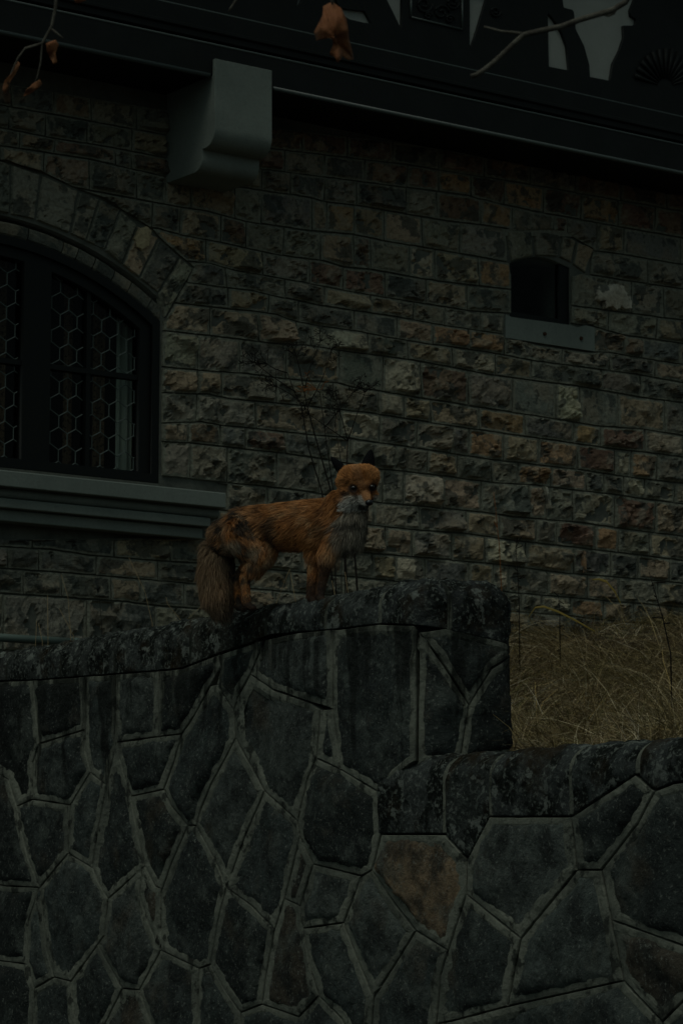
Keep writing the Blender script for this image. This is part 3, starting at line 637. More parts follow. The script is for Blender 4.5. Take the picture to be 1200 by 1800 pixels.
c6 = lambda *p: [(x / 2, 1020 + y / 2) for x, y in p]
c7 = lambda *p: [(560 + x / 1.875, 1020 + y / 1.875) for x, y in p]
ST = [  # (solver, polygon, colour kind)
 ('p', c6((-60,357),(115,352),(125,450),(138,575),(115,640),(115,770),(60,795),(30,700),(-60,650)), 'k'),
 ('p', c6((115,352),(300,338),(300,525),(138,575),(125,450)), 'k'),
 ('p', c6((300,338),(405,330),(410,570),(375,720),(318,675),(300,600),(300,525)), 'd'),
 ('p', c6((405,330),(560,318),(555,550),(410,570)), 'g'),
 ('p', c6((560,318),(640,310),(765,262),(775,310),(740,370),(680,480),(640,540),(555,550)), 'k'),
 ('p', c6((765,262),(870,228),(932,208),(880,330),(840,400),(822,458),(760,365),(775,310)), 'd'),
 ('p', c6((740,370),(760,365),(822,458),(828,555),(800,610),(740,720),(700,820),(690,862),(660,862),(600,790),(575,735),(610,640),(640,540),(680,480)), 'd'),
 ('p', c6((410,570),(555,550),(640,540),(610,640),(575,735),(460,760),(430,660)), 'd'),
 ('p', c6((932,208),(1040,184),(1170,172),(1168,452),(1090,430),(960,385),(880,330)), 'g'),
 ('p', c6((880,330),(960,385),(1090,430),(1125,455),(1110,625),(1080,700),(1045,845),(930,740),(828,555),(822,458),(840,400)), 'g'),
 ('p', c6((1125,455),(1168,452),(1178,520),(1197,665),(1110,625)), 'd'),
 ('p', c6((138,575),(300,525),(300,600),(318,675),(248,790),(115,770),(115,640)), 'd'),
 ('p', c6((60,795),(115,770),(248,790),(240,960),(140,1080),(100,980),(75,880)), 'd'),
 ('p', c6((318,675),(375,720),(340,900),(325,1010),(240,960),(248,790)), 'd'),
 ('p', c6((375,720),(410,570),(430,660),(460,760),(490,920),(510,1005),(380,1120),(345,1060),(325,1010),(340,900)), 'd'),
 ('p', c6((460,760),(575,735),(600,790),(660,862),(600,1000),(570,1085),(545,1075),(510,1005),(490,920)), 'k'),
 ('p', c6((690,862),(700,820),(740,720),(800,610),(828,555),(930,740),(860,900),(795,1080),(770,1010),(705,890)), 'g'),
 ('p', c6((660,862),(690,862),(705,890),(770,1010),(795,1080),(765,1200),(740,1350),(700,1365),(565,1300),(565,1100),(570,1085),(600,1000)), 'd'),
 ('p', c6((930,740),(1045,845),(1054,900),(1000,1120),(965,1225),(880,1140),(795,1080),(860,900)), 'd'),
 ('p', [(522,1442),(540,1370),(555,1332),(598,1352),(664,1392),(669,1466),(653,1529),(635,1540),(550,1519),(527,1470)], 'k'),
 ('p', [(527,1470),(550,1519),(527,1592),(500,1580)], 'b'),
 ('p', [(550,1519),(635,1540),(620,1580),(603,1622),(532,1632),(527,1592)], 'g'),
 ('p', c6((965,1225),(1000,1120),(1054,1144),(1064,1224),(1090,1360),(1120,1460),(1050,1535),(920,1490),(935,1380)), 'b'),
 ('p', c6((795,1080),(880,1140),(965,1225),(935,1380),(920,1490),(845,1520),(790,1440),(740,1350),(765,1200)), 'k'),
 ('p', c6((140,1080),(240,960),(325,1010),(345,1060),(380,1120),(365,1250),(345,1280),(250,1410),(190,1395),(165,1300),(150,1150)), 'd'),
 ('p', c6((380,1120),(500,1012),(490,1110),(520,1200),(565,1300),(490,1440),(430,1435),(360,1310),(345,1280),(365,1250)), 'g'),
 ('p', c6((500,1012),(510,1005),(545,1075),(570,1085),(565,1100),(565,1300),(520,1200),(490,1110)), 'b'),
 ('p', c6((100,1200),(140,1080),(150,1150),(165,1300),(190,1395),(120,1435),(95,1350)), 'd'),
 ('p', c6((-60,650),(30,700),(60,795),(75,880),(100,980),(140,1080),(20,1075),(-60,1060)), 'k'),
 ('p', c6((-60,1060),(20,1075),(140,1080),(100,1200),(95,1350),(-60,1330)), 'k'),
 ('p', c6((-60,1330),(95,1350),(120,1435),(110,1640),(-60,1640)), 'k'),
 ('p', c6((120,1435),(190,1395),(250,1410),(275,1640),(110,1640)), 'd'),
 ('p', c6((250,1410),(345,1280),(360,1310),(430,1435),(330,1640),(275,1640)), 'd'),
 ('p', c6((430,1435),(490,1440),(560,1640),(330,1640)), 'b'),
 ('p', c6((490,1440),(565,1300),(700,1365),(688,1640),(560,1640)), 'd'),
 ('p', c6((700,1365),(740,1350),(790,1440),(845,1520),(850,1640),(688,1640)), 'd'),
 ('p', c6((845,1520),(920,1490),(1050,1535),(1120,1460),(1200,1540),(1250,1640),(850,1640)), 'd'),
 ('p', c7((135,978),(175,955),(245,1060),(320,1155),(180,1375),(120,1230),(81,1129),(112,1050)), 'g'),
 ('p', [(532,1632),(603,1622),(624,1676),(656,1753),(650,1840),(625,1840),(600,1790),(560,1750),(545,1700)], 'd'),
 ('p', c7((205,838),(415,838),(488,918),(485,1035),(425,1220),(320,1155),(245,1060),(175,955)), 'o'),
 ('p', c7((320,1155),(425,1220),(400,1300),(378,1540),(168,1540),(180,1375)), 'd'),
 ('p', c7((425,1220),(485,1035),(665,1180),(640,1300),(622,1404),(440,1452),(388,1462),(400,1300)), 'd'),
 ('p', c7((488,918),(560,780),(830,780),(850,955),(665,1180),(485,1035)), 'g'),
 ('p', c7((830,780),(1040,642),(1105,695),(1050,800),(930,955),(850,955)), 'd'),
 ('p', c7((1105,695),(1165,670),(1270,655),(1270,1230),(1200,1205),(963,1120),(930,955),(1050,800)), 'd'),
 ('p', c7((850,955),(930,955),(963,1120),(1003,1320),(622,1404),(640,1300),(665,1180)), 's'),
 ('p', c7((963,1120),(1200,1205),(1270,1230),(1270,1350),(1200,1385),(1130,1455),(1003,1320)), 'b'),
 ('p', c7((622,1404),(1003,1320),(1130,1455),(1150,1540),(385,1540),(388,1462),(440,1452)), 'd'),
 ('p', c7((1130,1455),(1200,1385),(1270,1350),(1270,1540),(1150,1540)), 'd'),
 ('u', [(585,1107),(665,1097),(728,1099),(733,1110),(731,1338),(664,1392),(598,1352),(590,1290),(586,1250)], 'm'),
 ('u', c7((330,172),(495,410),(465,600),(325,608)), 'm'),
 ('u', c7((330,172),(420,158),(640,212),(650,240),(570,290),(495,410)), 'd'),
 ('u', c7((495,410),(570,290),(650,240),(672,580),(465,600)), 'k'),
]
WK = {'k': (.022, .027, .025), 'd': (.049, .059, .055), 'g': (.082, .093, .084), 'b': (.066, .056, .042), 'o': (.30, .21, .13), 's': (.088, .103, .094), 'm': (.046, .055, .051)}
def dens(poly, step):
    out = []
    for i in range(len(poly)):
        a, b = np.array(poly[i]), np.array(poly[(i + 1) % len(poly)]); n = max(1, int(np.linalg.norm(b - a) / step))
        out += [a + (b - a) * k / n for k in range(n)]
    return np.array(out)
def area(p): return .5 * np.sum(p[:, 0] * np.roll(p[:, 1], -1) - np.roll(p[:, 0], -1) * p[:, 1])
def inset(p, d, sm=2):
    t = np.roll(p, -1, 0) - np.roll(p, 1, 0); t /= np.linalg.norm(t, axis=1)[:, None] + 1e-9
    n = np.stack([-t[:, 1], t[:, 0]], 1) * np.sign(area(p))
    for _ in range(sm): n = (np.roll(n, 1, 0) + 2 * n + np.roll(n, -1, 0)) / 4
    return p + n * np.asarray(d)[..., None]
mort = MB(); mort_u = MB()
for i, (sv, poly, kd) in enumerate(ST):
    if sv == 'p': q = np.array([plane_sv(x, y) for x, y in poly]); H, cv = 99., False
    else: q = np.array([sol_up(x, y) for x, y in poly]); H, cv = H_UP, True
    q[:, 1] = np.asarray(q[:, 1], float)
    r = np.random.default_rng(500 + i); c0 = q.mean(0)
    p = dens(q, .012); nz = fbm(np.stack([p[:, 0] * 28, p[:, 1] * 28, np.full(len(p), i)], -1), 3, 3); nz2 = fbm(np.stack([p[:, 0] * 12, p[:, 1] * 12, np.full(len(p), 3.)], -1), 8, 3)
    sz = math.sqrt(abs(area(p))); 
    # mortar pad (the joint ribbon is as wide in the foreshortened direction as upright)
    AS = .56 if sv == 'p' else 1.0
    A_ = np.array([AS, 1.0]); ps = p * A_; szs = math.sqrt(abs(area(ps)))
    nn = lambda pr, a, f, sd: a * fbm(np.stack([pr[:, 0] * f, pr[:, 1] * f, np.full(len(pr), sd)], -1), 2, 4)
    g0 = .0016 + .0050 * np.clip(nz2 + .05, 0, 1)
    G = []
    for d, n in [(g0, -.028), (g0 + .0004, -.003), (g0 + .0025, .001 + nn(p, .004, 40, 1)), (np.minimum(g0 + .010, szs * .11), .002 + nn(p, .008, 30, 1)), (np.minimum(g0 + .020, szs * .18), .002 + nn(p, .010, 30, 1)), (np.minimum(.040, szs * .27), -.004)]:
        pr = inset(ps, d) / A_; G.append(surf(pr[:, 0], pr[:, 1], np.broadcast_to(n, len(pr)), H, cv))
    G = np.array(G); G = np.concatenate([G, G[:, :1]], 1); mort.grid(G)
    # stone : ragged outline, triangulated rough face
    d0 = np.minimum(.010 + .030 * np.clip(nz2 * .8 + nz * .5 + .32, .02, 1.2), szs * .20)
    st = inset(ps, d0, 3) / A_; c = st.mean(0)
    from mathutils.geometry import delaunay_2d_cdt
    stp = .014 if szs < .3 else .017
    gx, gy = np.meshgrid(np.arange(st[:, 0].min(), st[:, 0].max(), stp / AS ** .5), np.arange(st[:, 1].min(), st[:, 1].max(), stp)); gp = np.stack([gx.ravel(), gy.ravel()], 1) + r.uniform(-.004, .004, (gx.size, 2))
    dd = np.sqrt((((gp[:, None] - st[None]) * A_) ** 2).sum(-1)).min(1); gp = gp[dd > .006]
    allp = np.concatenate([st, gp]); nb = len(st)
    res = delaunay_2d_cdt([Vector(map(float, q_)) for q_ in allp], [], [list(range(nb))], 1, 1e-6)
    vv = np.array([tuple(q_) for q_ in res[0]]); ff = [tuple(f) for f in res[2]]
    de = np.sqrt((((vv[:, None] - st[None]) * A_) ** 2).sum(-1)).min(1)
    rise = 1 - np.exp(-de / .012); bul = r.uniform(.002, .014); tilt = r.normal(0, .03, 2)
    fac = np.full(len(vv), .03)
    for k_ in range(r.integers(2, 5)): fac = np.minimum(fac, r.uniform(.004, .026) + (vv - c) @ (r.normal(0, .10, 2)))
    nrm = np.where(de < 1e-5, -.002, .001 + rise * (bul + np.maximum(fac, -.006) * .6 + (vv - c) @ tilt) + rise * nn(vv, .026, 14, i * 1.7) + nn(vv, .012, 55, i))
    Pv = surf(vv[:, 0], vv[:, 1], nrm, H, cv); skirt = surf(st[:, 0], st[:, 1], np.full(nb, -.03), H, cv)
    m = MB(); m.add(Pv, ff)
    o = m.build('stone', 'wall_stone', rw, True, np.clip(np.array(WK[kd]) * r.uniform(.75, 1.25), .01, .5))
mort.build('mortar', 'wall_mortar', rw)
# rubble facing carried on past the picture's edges
m = MB(); m2 = MB(); r = np.random.default_rng(5); s_l = plane_sv(-32, 1500)[0]; s_r = plane_sv(1239, 1500)[0]; vb_ = plane_sv(600, 1842)[1]
for (sa, sb, va, vt_) in ((S_L, s_l, 0, H_UP - .16), (s_r, S_R, 0, H_LO - .14), (s_l, s_r, 0, vb_ - .03)):
    nr = max(1, round((vt_ - va) / .32)); nc = max(1, round((sb - sa) / .30))
    gx_ = np.array([[sa + (sb - sa) * (i_ + (.5 * (j_ % 2) if 0 < i_ < nc else 0)) / nc for i_ in range(nc + 1)] for j_ in range(nr + 1)]); gy_ = np.array([[va + (vt_ - va) * j_ / nr for i_ in range(nc + 1)] for j_ in range(nr + 1)])
    gx_[:, 1:-1] += r.normal(0, .03, gx_[:, 1:-1].shape); gy_[1:-1] += r.normal(0, .05, gy_[1:-1].shape)
    for j_ in range(nr):
        for i_ in range(nc):
            q = np.array([(gx_[j_, i_], gy_[j_, i_]), (gx_[j_, i_ + 1], gy_[j_, i_ + 1]), (gx_[j_ + 1, i_ + 1], gy_[j_ + 1, i_ + 1]), (gx_[j_ + 1, i_], gy_[j_ + 1, i_])])
            p = dens(q, .06); G = np.array([surf(pr[:, 0], pr[:, 1], np.full(len(pr), n_), 99., False) for pr, n_ in ((inset(p, .004), -.03), (inset(p, .006), .0), (inset(p, .03), .002))]); m2.grid(np.concatenate([G, G[:, :1]], 1))
            st = inset(p, .026); c = st.mean(0); G = np.array([surf(*(c + (st - c) * f).T, n_ + .012 * fbm(np.stack([*(c + (st - c) * f).T * 14, np.full(len(st), 1.)], -1), 2), 99., False) for f, n_ in ((1, -.004), (.9, .008), (.6, .016), (.03, .016))]); m.grid(np.concatenate([G, G[:, :1]], 1))
tag(m.build('outer_stones', 'wall_stone', rw, True, (.052, .060, .056)), kind='stuff'); tag(m2.build('outer_mortar', 'wall_mortar', rw), kind='stuff')
# coping stones
def cope(s0, s1, vb0, vb1, H, cv, over, col, sd, name='coping_stone', nmul=1.0, mt='coping'):
    ns, nv = max(10, int((s1 - s0) / .012)), 34
    s = np.concatenate([[0, .004], np.linspace(.012, .988, ns), [.996, 1]])[None]; t = np.concatenate([[0, .004], np.linspace(.012, 1, nv)])[:, None]
    S = s0 + (s1 - s0) * s + 0 * t; vb = np.interp(S, np.linspace(s0, s1, len(vb0)), vb0) if hasattr(vb0, '__len__') else vb0 * (1 - s) + vb1 * s
    vt = H - RT + RT * math.pi / 2 + over; V = vb * (1 - t) + vt * t
    P3 = np.stack([S * 14, V * 14, np.full_like(S, sd)], -1)
    n = .006 + .030 * fbm(P3, 3) + .018 * fbm(P3 * 3.3, 5) + .014 * fbm(P3 * 9, 7)
    S = S + .010 * fbm(P3 * 1.5 + 9, 4) * (np.abs(2 * s - 1) ** 3); 
    ed = np.minimum(np.minimum(s * (s1 - s0), (1 - s) * (s1 - s0)), t * (vt - vb)); n = n * np.clip(ed / .010, 0, 1) ** .7 * (.25 + .75 * np.clip(t * (vt - vb) / .09, 0, 1))
    n = np.where((s == 0) | (s == 1) | (t == 0), -.03, n * nmul)
    m = MB(); m.grid(surf(S, V, n, H, cv)); return m.build(name, mt, rw, True, col)
bot = [(-60,1199),(0,1197),(57,1196),(150,1189),(202,1185),(280,1179),(320,1175),(390,1147),(435,1132),(475,1116),(585,1107),(670,1097),(735,1100),(840,1120),(905,1138)]
bsv = np.array([sol_up(x, y) for x, y in bot]); bsv = bsv[np.argsort(bsv[:, 0])]
js = [S_L] + [sol_up(x, y)[0] for x, y in ((12, 1180), (107, 1175), (202, 1165), (335, 1150), (467, 1105), (572, 1085), (668, 1075), (790, 1080))]
js += [SE - .02]
overt = TH / 2 - RT - .001
ccol = [(.05, .053, .05), (.05, .055, .052), (.055, .06, .056), (.06, .066, .062), (.045, .045, .038), (.055, .062, .06), (.06, .066, .062), (.05, .055, .054), (.04, .044, .043)]
for k in range(len(js) - 1):
    g_ = .009; ss = np.linspace(js[k] + g_, js[k + 1] - g_, 12); vb = np.interp(ss, bsv[:, 0], bsv[:, 1]) + .002
    cope(js[k] + g_, js[k + 1] - g_, vb, None, H_UP, True, overt, ccol[k], 40 + k)
for k in range(1, len(js) - 1):                 # pointed joints between the coping stones
    for sa, sb in ((js[k] - .011, js[k] - .0012), (js[k] + .0012, js[k] + .011)):
        cope(sa, sb, [float(np.interp(js[k], bsv[:, 0], bsv[:, 1])) + .003] * 3, None, H_UP, True, overt, (.1, .1, .1), 200 + k, 'joint_mortar', .35, 'wall_mortar')
s = SE
while s < SE + (S1 - S_L) - .5:
    cope(s + .004, s + .5, [H_UP - .16] * 3, None, H_UP, True, overt, (.045, .05, .048), 60 + s); s += .5
lj = [sol_lo(x, y)[0] for x, y in ((662, 1420), (781, 1400), (862, 1390), (1003, 1380), (1120, 1350), (1262, 1340))] + [3.2, 3.8, 4.4, S_R]
lb = [(660,1467),(781,1467),(782,1467),(821,1509),(858,1438),(862,1437),(1003,1436),(1004,1434),(1115,1361),(1120,1362),(1149,1390),(1181,1377),(1262,1370)]
lsv = np.array([plane_sv(x, y) for x, y in lb], float)
for k in range(len(lj) - 1):
    g_ = .009; ss = np.linspace(lj[k] + g_, lj[k + 1] - g_, 24); vb = np.interp(ss, lsv[:, 0], lsv[:, 1]) + .002
    cope(lj[k] + g_, lj[k + 1] - g_, vb, None, H_LO, False, TH - RT - .03, [(.06, .066, .063), (.045, .05, .047), (.055, .06, .058), (.055, .062, .06), (.06, .066, .064)][k % 5], 80 + k)

for k in range(1, len(lj) - 1):
    vbj = float(np.interp(lj[k], lsv[:, 0], lsv[:, 1])) + .003
    for sa, sb in ((lj[k] - .011, lj[k] - .0012), (lj[k] + .0012, lj[k] + .011)):
        cope(sa, sb, [vbj] * 3, None, H_LO, False, TH - RT - .03, (.1, .1, .1), 220 + k, 'joint_mortar', .35, 'wall_mortar')

# ================================================================== GROUND
def gz(X, Y):                                   # height of the grassy bank behind the wall
    P = np.stack(np.broadcast_arrays(X, Y, 0 * X), -1) - WO; q = -(P @ WNm); s = P @ WE
    Pf = np.stack(np.broadcast_arrays(X, Y, 0 * X), -1) - FO; dist = Pf @ FN; uf = Pf @ FD
    foot = E + 1.74 + np.clip((uf - 2.2) * .13, -.55, .05)
    front = H_LO - .05
    k = np.clip((q - TH) / (q - TH + dist + 1e-6), 0, 1)
    k = np.where(dist < 0, 1, k)
    return front + (foot - front) * k
g0 = MB(); g0.add([(-800, -800, 0), (800, -800, 0), (800, 800, 0), (-800, 800, 0)], [(0, 1, 2, 3)]); tag(g0.build('road', 'road'), kind='structure')
# bank sheet between wall back and facade, in wall coordinates
qs = np.linspace(TH - .12, 9.5, 60); ss = np.linspace(-4.6, 5.4, 60); QQ, SSS = np.meshgrid(qs, ss)
PX = WO[0] + SSS * WE[0] - QQ * WNm[0]; PY = WO[1] + SSS * WE[1] - QQ * WNm[1]; PZ = gz(PX, PY) + .05 * fbm(np.stack([PX * 2, PY * 2, 0 * PX], -1), 4)
PZ = np.where(QQ < TH + .05, PZ - .1, PZ)
m = MB(); m.grid(np.stack([PX, PY, PZ], -1)); tag(m.build('grass_bank', 'soil', None, True), kind='structure')

# ================================================================== GRASS
def blades(n, name, sampler, lean, Lr, wd, pal, label):
    V = []; C = []; F = []; pal = np.array(pal)
    X, Y = sampler(n); n = len(X); Z = gz(X, Y) + .05 * fbm(np.stack([X * 2, Y * 2, 0 * X], -1), 4) - .01
    cl = vn(np.stack([X * 2.3, Y * 2.3, 0 * X], -1), 5); az = rng.normal(0, 1.0, n) + cl * 9; L = rng.uniform(*Lr, n) * (.7 + .6 * vn(np.stack([X * 3, Y * 3, 0 * X], -1), 6))
    d = np.stack([np.cos(az), np.sin(az), 0 * az], -1); el0 = np.clip(rng.normal(lean, .38, n), .05, 1.5); crv = rng.uniform(.3, 1.5, n) * (2.0 if n < 3000 else 1.0)
    side = np.stack([-np.sin(az), np.cos(az), 0 * az], -1) * .5 + np.stack([rng.normal(0, .6, n), rng.normal(0, .2, n), rng.normal(0, .4, n)], -1); side /= np.linalg.norm(side, axis=1)[:, None]
    K = 5; p = np.stack([X, Y, Z], -1); el = el0.copy(); pts = [p]
    for k in range(K - 1):
        p = p + (d * np.cos(el)[:, None] + np.array([0, 0, 1]) * np.sin(el)[:, None]) * (L / (K - 1))[:, None]; el = el - crv / (K - 1); 
        d = d + rng.normal(0, .12, (n, 3)) * [1, 1, 0]; pts.append(p)
    for k in range(1, K): 
        gzk = gz(pts[k][:, 0], pts[k][:, 1]) + .005; pts[k][:, 2] = np.maximum(pts[k][:, 2], gzk)
    ci = pal[np.clip((cl * len(pal) + rng.normal(0, .9, n)).astype(int), 0, len(pal) - 1)] * rng.uniform(.35, 1.45, (n, 1))
    vv = np.zeros((n, 2 * K, 3)); cc = np.zeros((n, 2 * K, 3))
    for k in range(K):
        w_ = wd * (1 - k / (K - 1) * .85) * (.7 + .6 * rng.random(n)); vv[:, 2 * k] = pts[k] - side * (w_ / 2)[:, None]; vv[:, 2 * k + 1] = pts[k] + side * (w_ / 2)[:, None]; cc[:, 2 * k] = cc[:, 2 * k + 1] = ci
    b = (np.arange(n) * 2 * K)[:, None]; q = np.concatenate([b + np.array([2 * k, 2 * k + 1, 2 * k + 3, 2 * k + 2]) for k in range(K - 1)], 0)
    o = mesh_obj(name, vv.reshape(-1, 3), [tuple(map(int, f)) for f in q], 'grass', None, False, None, cc.reshape(-1, 3)); return o
def samp(n):
    Y = 8.6 + rng.random(n * 6) ** 1.8 * 9.6; px = rng.uniform(760, 1400, n * 6); X = (px - 600) / FPX * Y
    P = np.stack([X, Y, 0 * X], -1); d = (P - FO) @ FN; q = -((P - WO) @ WNm); s_ = (P - WO) @ WE
    k = (d > .02) & (q > TH - .02) & ~((s_ < S_COR + .02) & (q < TH + .05)); return X[k][:n], Y[k][:n]
straw = [(.085, .07, .025), (.17, .125, .05), (.27, .20, .095), (.36, .28, .16), (.24, .165, .09), (.12, .11, .038), (.46, .38, .25)]
def samp2(n):
    X, Y = samp(n * 2); k = rng.random(len(X)) < .5; return X[k][:n], Y[k][:n]
gb2 = blades(900, 'long_dry_grass', samp2, .75, (.28, .60), .0036, [(.50, .41, .26), (.42, .31, .15), (.32, .22, .08), (.55, .47, .34)], ''); tag(gb2, 'long pale grass blades arching over the matted grass', 'grass', kind='stuff')
gb = blades(46000, 'dry_grass', samp, .38, (.10, .38), .0036, straw, ''); tag(gb, 'matted straw-coloured dry grass on the bank right of the wall', 'grass', kind='stuff')

# ================================================================== FOX
# body laid out in a fox frame: x right, y up (in 1/475 m, from the front paws), c = towards the viewer (m)
FK = 475.0
sF = plane_sv(550, 1062)[0] + .05
FB = WO + (sF - .0) * WE - WNm * .17; FB[2] = H_UP + .012
_px = project(FB)[0]; FB[0] += (550 - _px) / FPX * FB[1]
print('fox base', FB, project(FB))
YF = (H_UP + .006 - E) / (ray(552, 1063)[2] / ray(552, 1063)[1]); print('fox distance', YF, 'wall there', FB[1])
YF = min(max(YF, FB[1] - .12), FB[1] + .12)
FB = at(550, 1062, YF)
def fx(x, y, c): return at(x, y, YF - c)
fox = empty('fox', tuple(fx(500, 1062, 0)))
tag(fox, 'red fox with a grey patchy rump standing on the wall, head turned to the viewer', 'fox')
BONES = []      # (p0, p1, r0, r1, flow, region)
def bone(a, b, r0, r1, reg, rev=False, n=7, sq=1.0):
    A_, B_ = fx(*a), fx(*b); BONES.append((A_, B_, r0 / FK, r1 / FK, (A_ - B_ if rev else B_ - A_), reg))
# torso: flow goes from head to tail
bone((596, 918, .07), (545, 924, .01), 40, 42, 'body'); bone((545, 924, .01), (480, 926, -.06), 42, 36, 'body'); bone((480, 926, -.06), (432, 932, -.12), 36, 38, 'body'); bone((432, 932, -.12), (400, 943, -.16), 37, 30, 'body')
bone((598, 930, .09), (560, 940, .03), 36, 34, 'body')
bone((622, 874, .15), (600, 910, .08), 29, 38, 'neck'); bone((618, 890, .14), (606, 940, .10), 24, 30, 'bib')
# head
bone((633, 845, .16), (624, 858, .13), 28, 29, 'head'); bone((643, 841, .155), (618, 842, .155), 24, 24, 'head')
bone((608, 871, .165), (620, 862, .15), 13, 19, 'cheek'); bone((655, 868, .16), (645, 862, .15), 9, 16, 'cheek'); bone((616, 880, .17), (630, 868, .16), 11, 15, 'cheek'); bone((604, 846, .14), (622, 848, .14), 12, 20, 'head')
bone((648, 882, .255), (640, 864, .19), 5.5, 10, 'muzzle'); bone((645, 889, .243), (636, 878, .19), 4.5, 10, 'chin'); bone((640, 856, .20), (634, 846, .17), 12, 20, 'head')
# fore legs (near one is the fox's right)
bone((580, 930, .03), (556, 968, .04), 27, 17, 'body'); bone((556, 968, .04), (549, 1018, .05), 15, 8.5, 'foreleg'); bone((549, 1018, .05), (546, 1052, .05), 8.5, 7.5, 'foreleg'); bone((546, 1053, .05), (552, 1058, .085), 8, 7, 'paw')
bone((600, 935, .12), (578, 972, .12), 24, 15, 'body'); bone((578, 972, .12), (567, 1018, .11), 13, 8, 'foreleg'); bone((567, 1018, .11), (561, 1051, .12), 8, 7, 'foreleg'); bone((561, 1051, .12), (567, 1056, .155), 8, 7, 'paw')
# hind legs: knee forward, hock back
bone((428, 938, -.08), (458, 974, -.05), 33, 21, 'haunch'); bone((458, 974, -.05), (446, 1000, -.06), 20, 13, 'haunch'); bone((446, 1000, -.06), (430, 1018, -.07), 13, 9, 'hind'); bone((480, 940, -.05), (462, 972, -.05), 22, 20, 'body'); bone((430, 1016, -.07), (434, 1062, -.065), 8.5, 7.5, 'hind'); bone((434, 1064, -.065), (445, 1069, -.03), 8, 6.5, 'paw')
bone((430, 940, -.17), (448, 985, -.15), 28, 18, 'haunch'); bone((448, 985, -.15), (414, 1018, -.17), 15, 8, 'hind'); bone((414, 1018, -.17), (419, 1064, -.165), 8, 7, 'hind'); bone((419, 1066, -.165), (429, 1070, -.13), 8, 6.5, 'paw')
# brush
bone((398, 938, -.17), (383, 966, -.19), 16, 17, 'tail'); bone((383, 966, -.19), (379, 1010, -.19), 18, 20, 'tail'); bone((379, 1010, -.19), (383, 1050, -.18), 20, 17, 'tail'); bone((383, 1050, -.18), (389, 1072, -.17), 16, 7, 'tail')
bm = bmesh.new()
for (a, b, r0, r1, fl, reg) in BONES:
    L_ = np.linalg.norm(b - a); n = max(3, int(L_ / .008))
    for k in range(n + 1):
        t = k / n; bmesh.ops.create_icosphere(bm, subdivisions=2, radius=r0 + (r1 - r0) * t, matrix=Matrix.Translation(Vector(a + (b - a) * t)))
me = bpy.data.meshes.new('tmp'); bm.to_mesh(me); bm.free(); tmp = bpy.data.objects.new('tmp', me); COL.objects.link(tmp)
md = tmp.modifiers.new('r', 'REMESH'); md.mode = 'VOXEL'; md.voxel_size = .0048
ms = tmp.modifiers.new('s', 'SMOOTH'); ms.factor = .5; ms.iterations = 7
dg = bpy.context.evaluated_depsgraph_get(); body = bpy.data.meshes.new_from_object(tmp.evaluated_get(dg)); bpy.data.objects.remove(tmp)
nV = len(body.vertices); co = np.empty(nV * 3); body.vertices.foreach_get('co', co); co = co.reshape(-1, 3)
no = np.empty(nV * 3); body.vertices.foreach_get('normal', no); no = no.reshape(-1, 3)
def local(P):                                    # back to the fox frame
    q = project(P); return q[:, 0], q[:, 1], YF - P[:, 1]
REG = ['body', 'neck', 'bib', 'head', 'cheek', 'muzzle', 'chin', 'foreleg', 'hind', 'haunch', 'paw', 'tail']
def assign(P):
    best = np.full(len(P), 1e9); reg = np.zeros(len(P), int); fl = np.zeros((len(P), 3)); wsum = np.zeros(len(P))
    for (a, b, r0, r1, f, rg) in BONES:
        ab = b - a; t = np.clip(((P - a) @ ab) / (ab @ ab), 0, 1); d = np.linalg.norm(P - a - t[:, None] * ab, axis=1) - (r0 + (r1 - r0) * t)
        k = d < best; best[k] = d[k]; reg[k] = REG.index(rg)
        w_ = np.exp(-np.clip(d, -.02, 1) / .010); fl += w_[:, None] * f / (np.linalg.norm(f) + 1e-9); wsum += w_
    return reg, fl / wsum[:, None]
def sst(a, b, x): t = np.clip((x - a) / (b - a), 0, 1); return t * t * (3 - 2 * t)
def mixc(c, d, k): return c * (1 - k[:, None]) + np.array(d) * k[:, None]
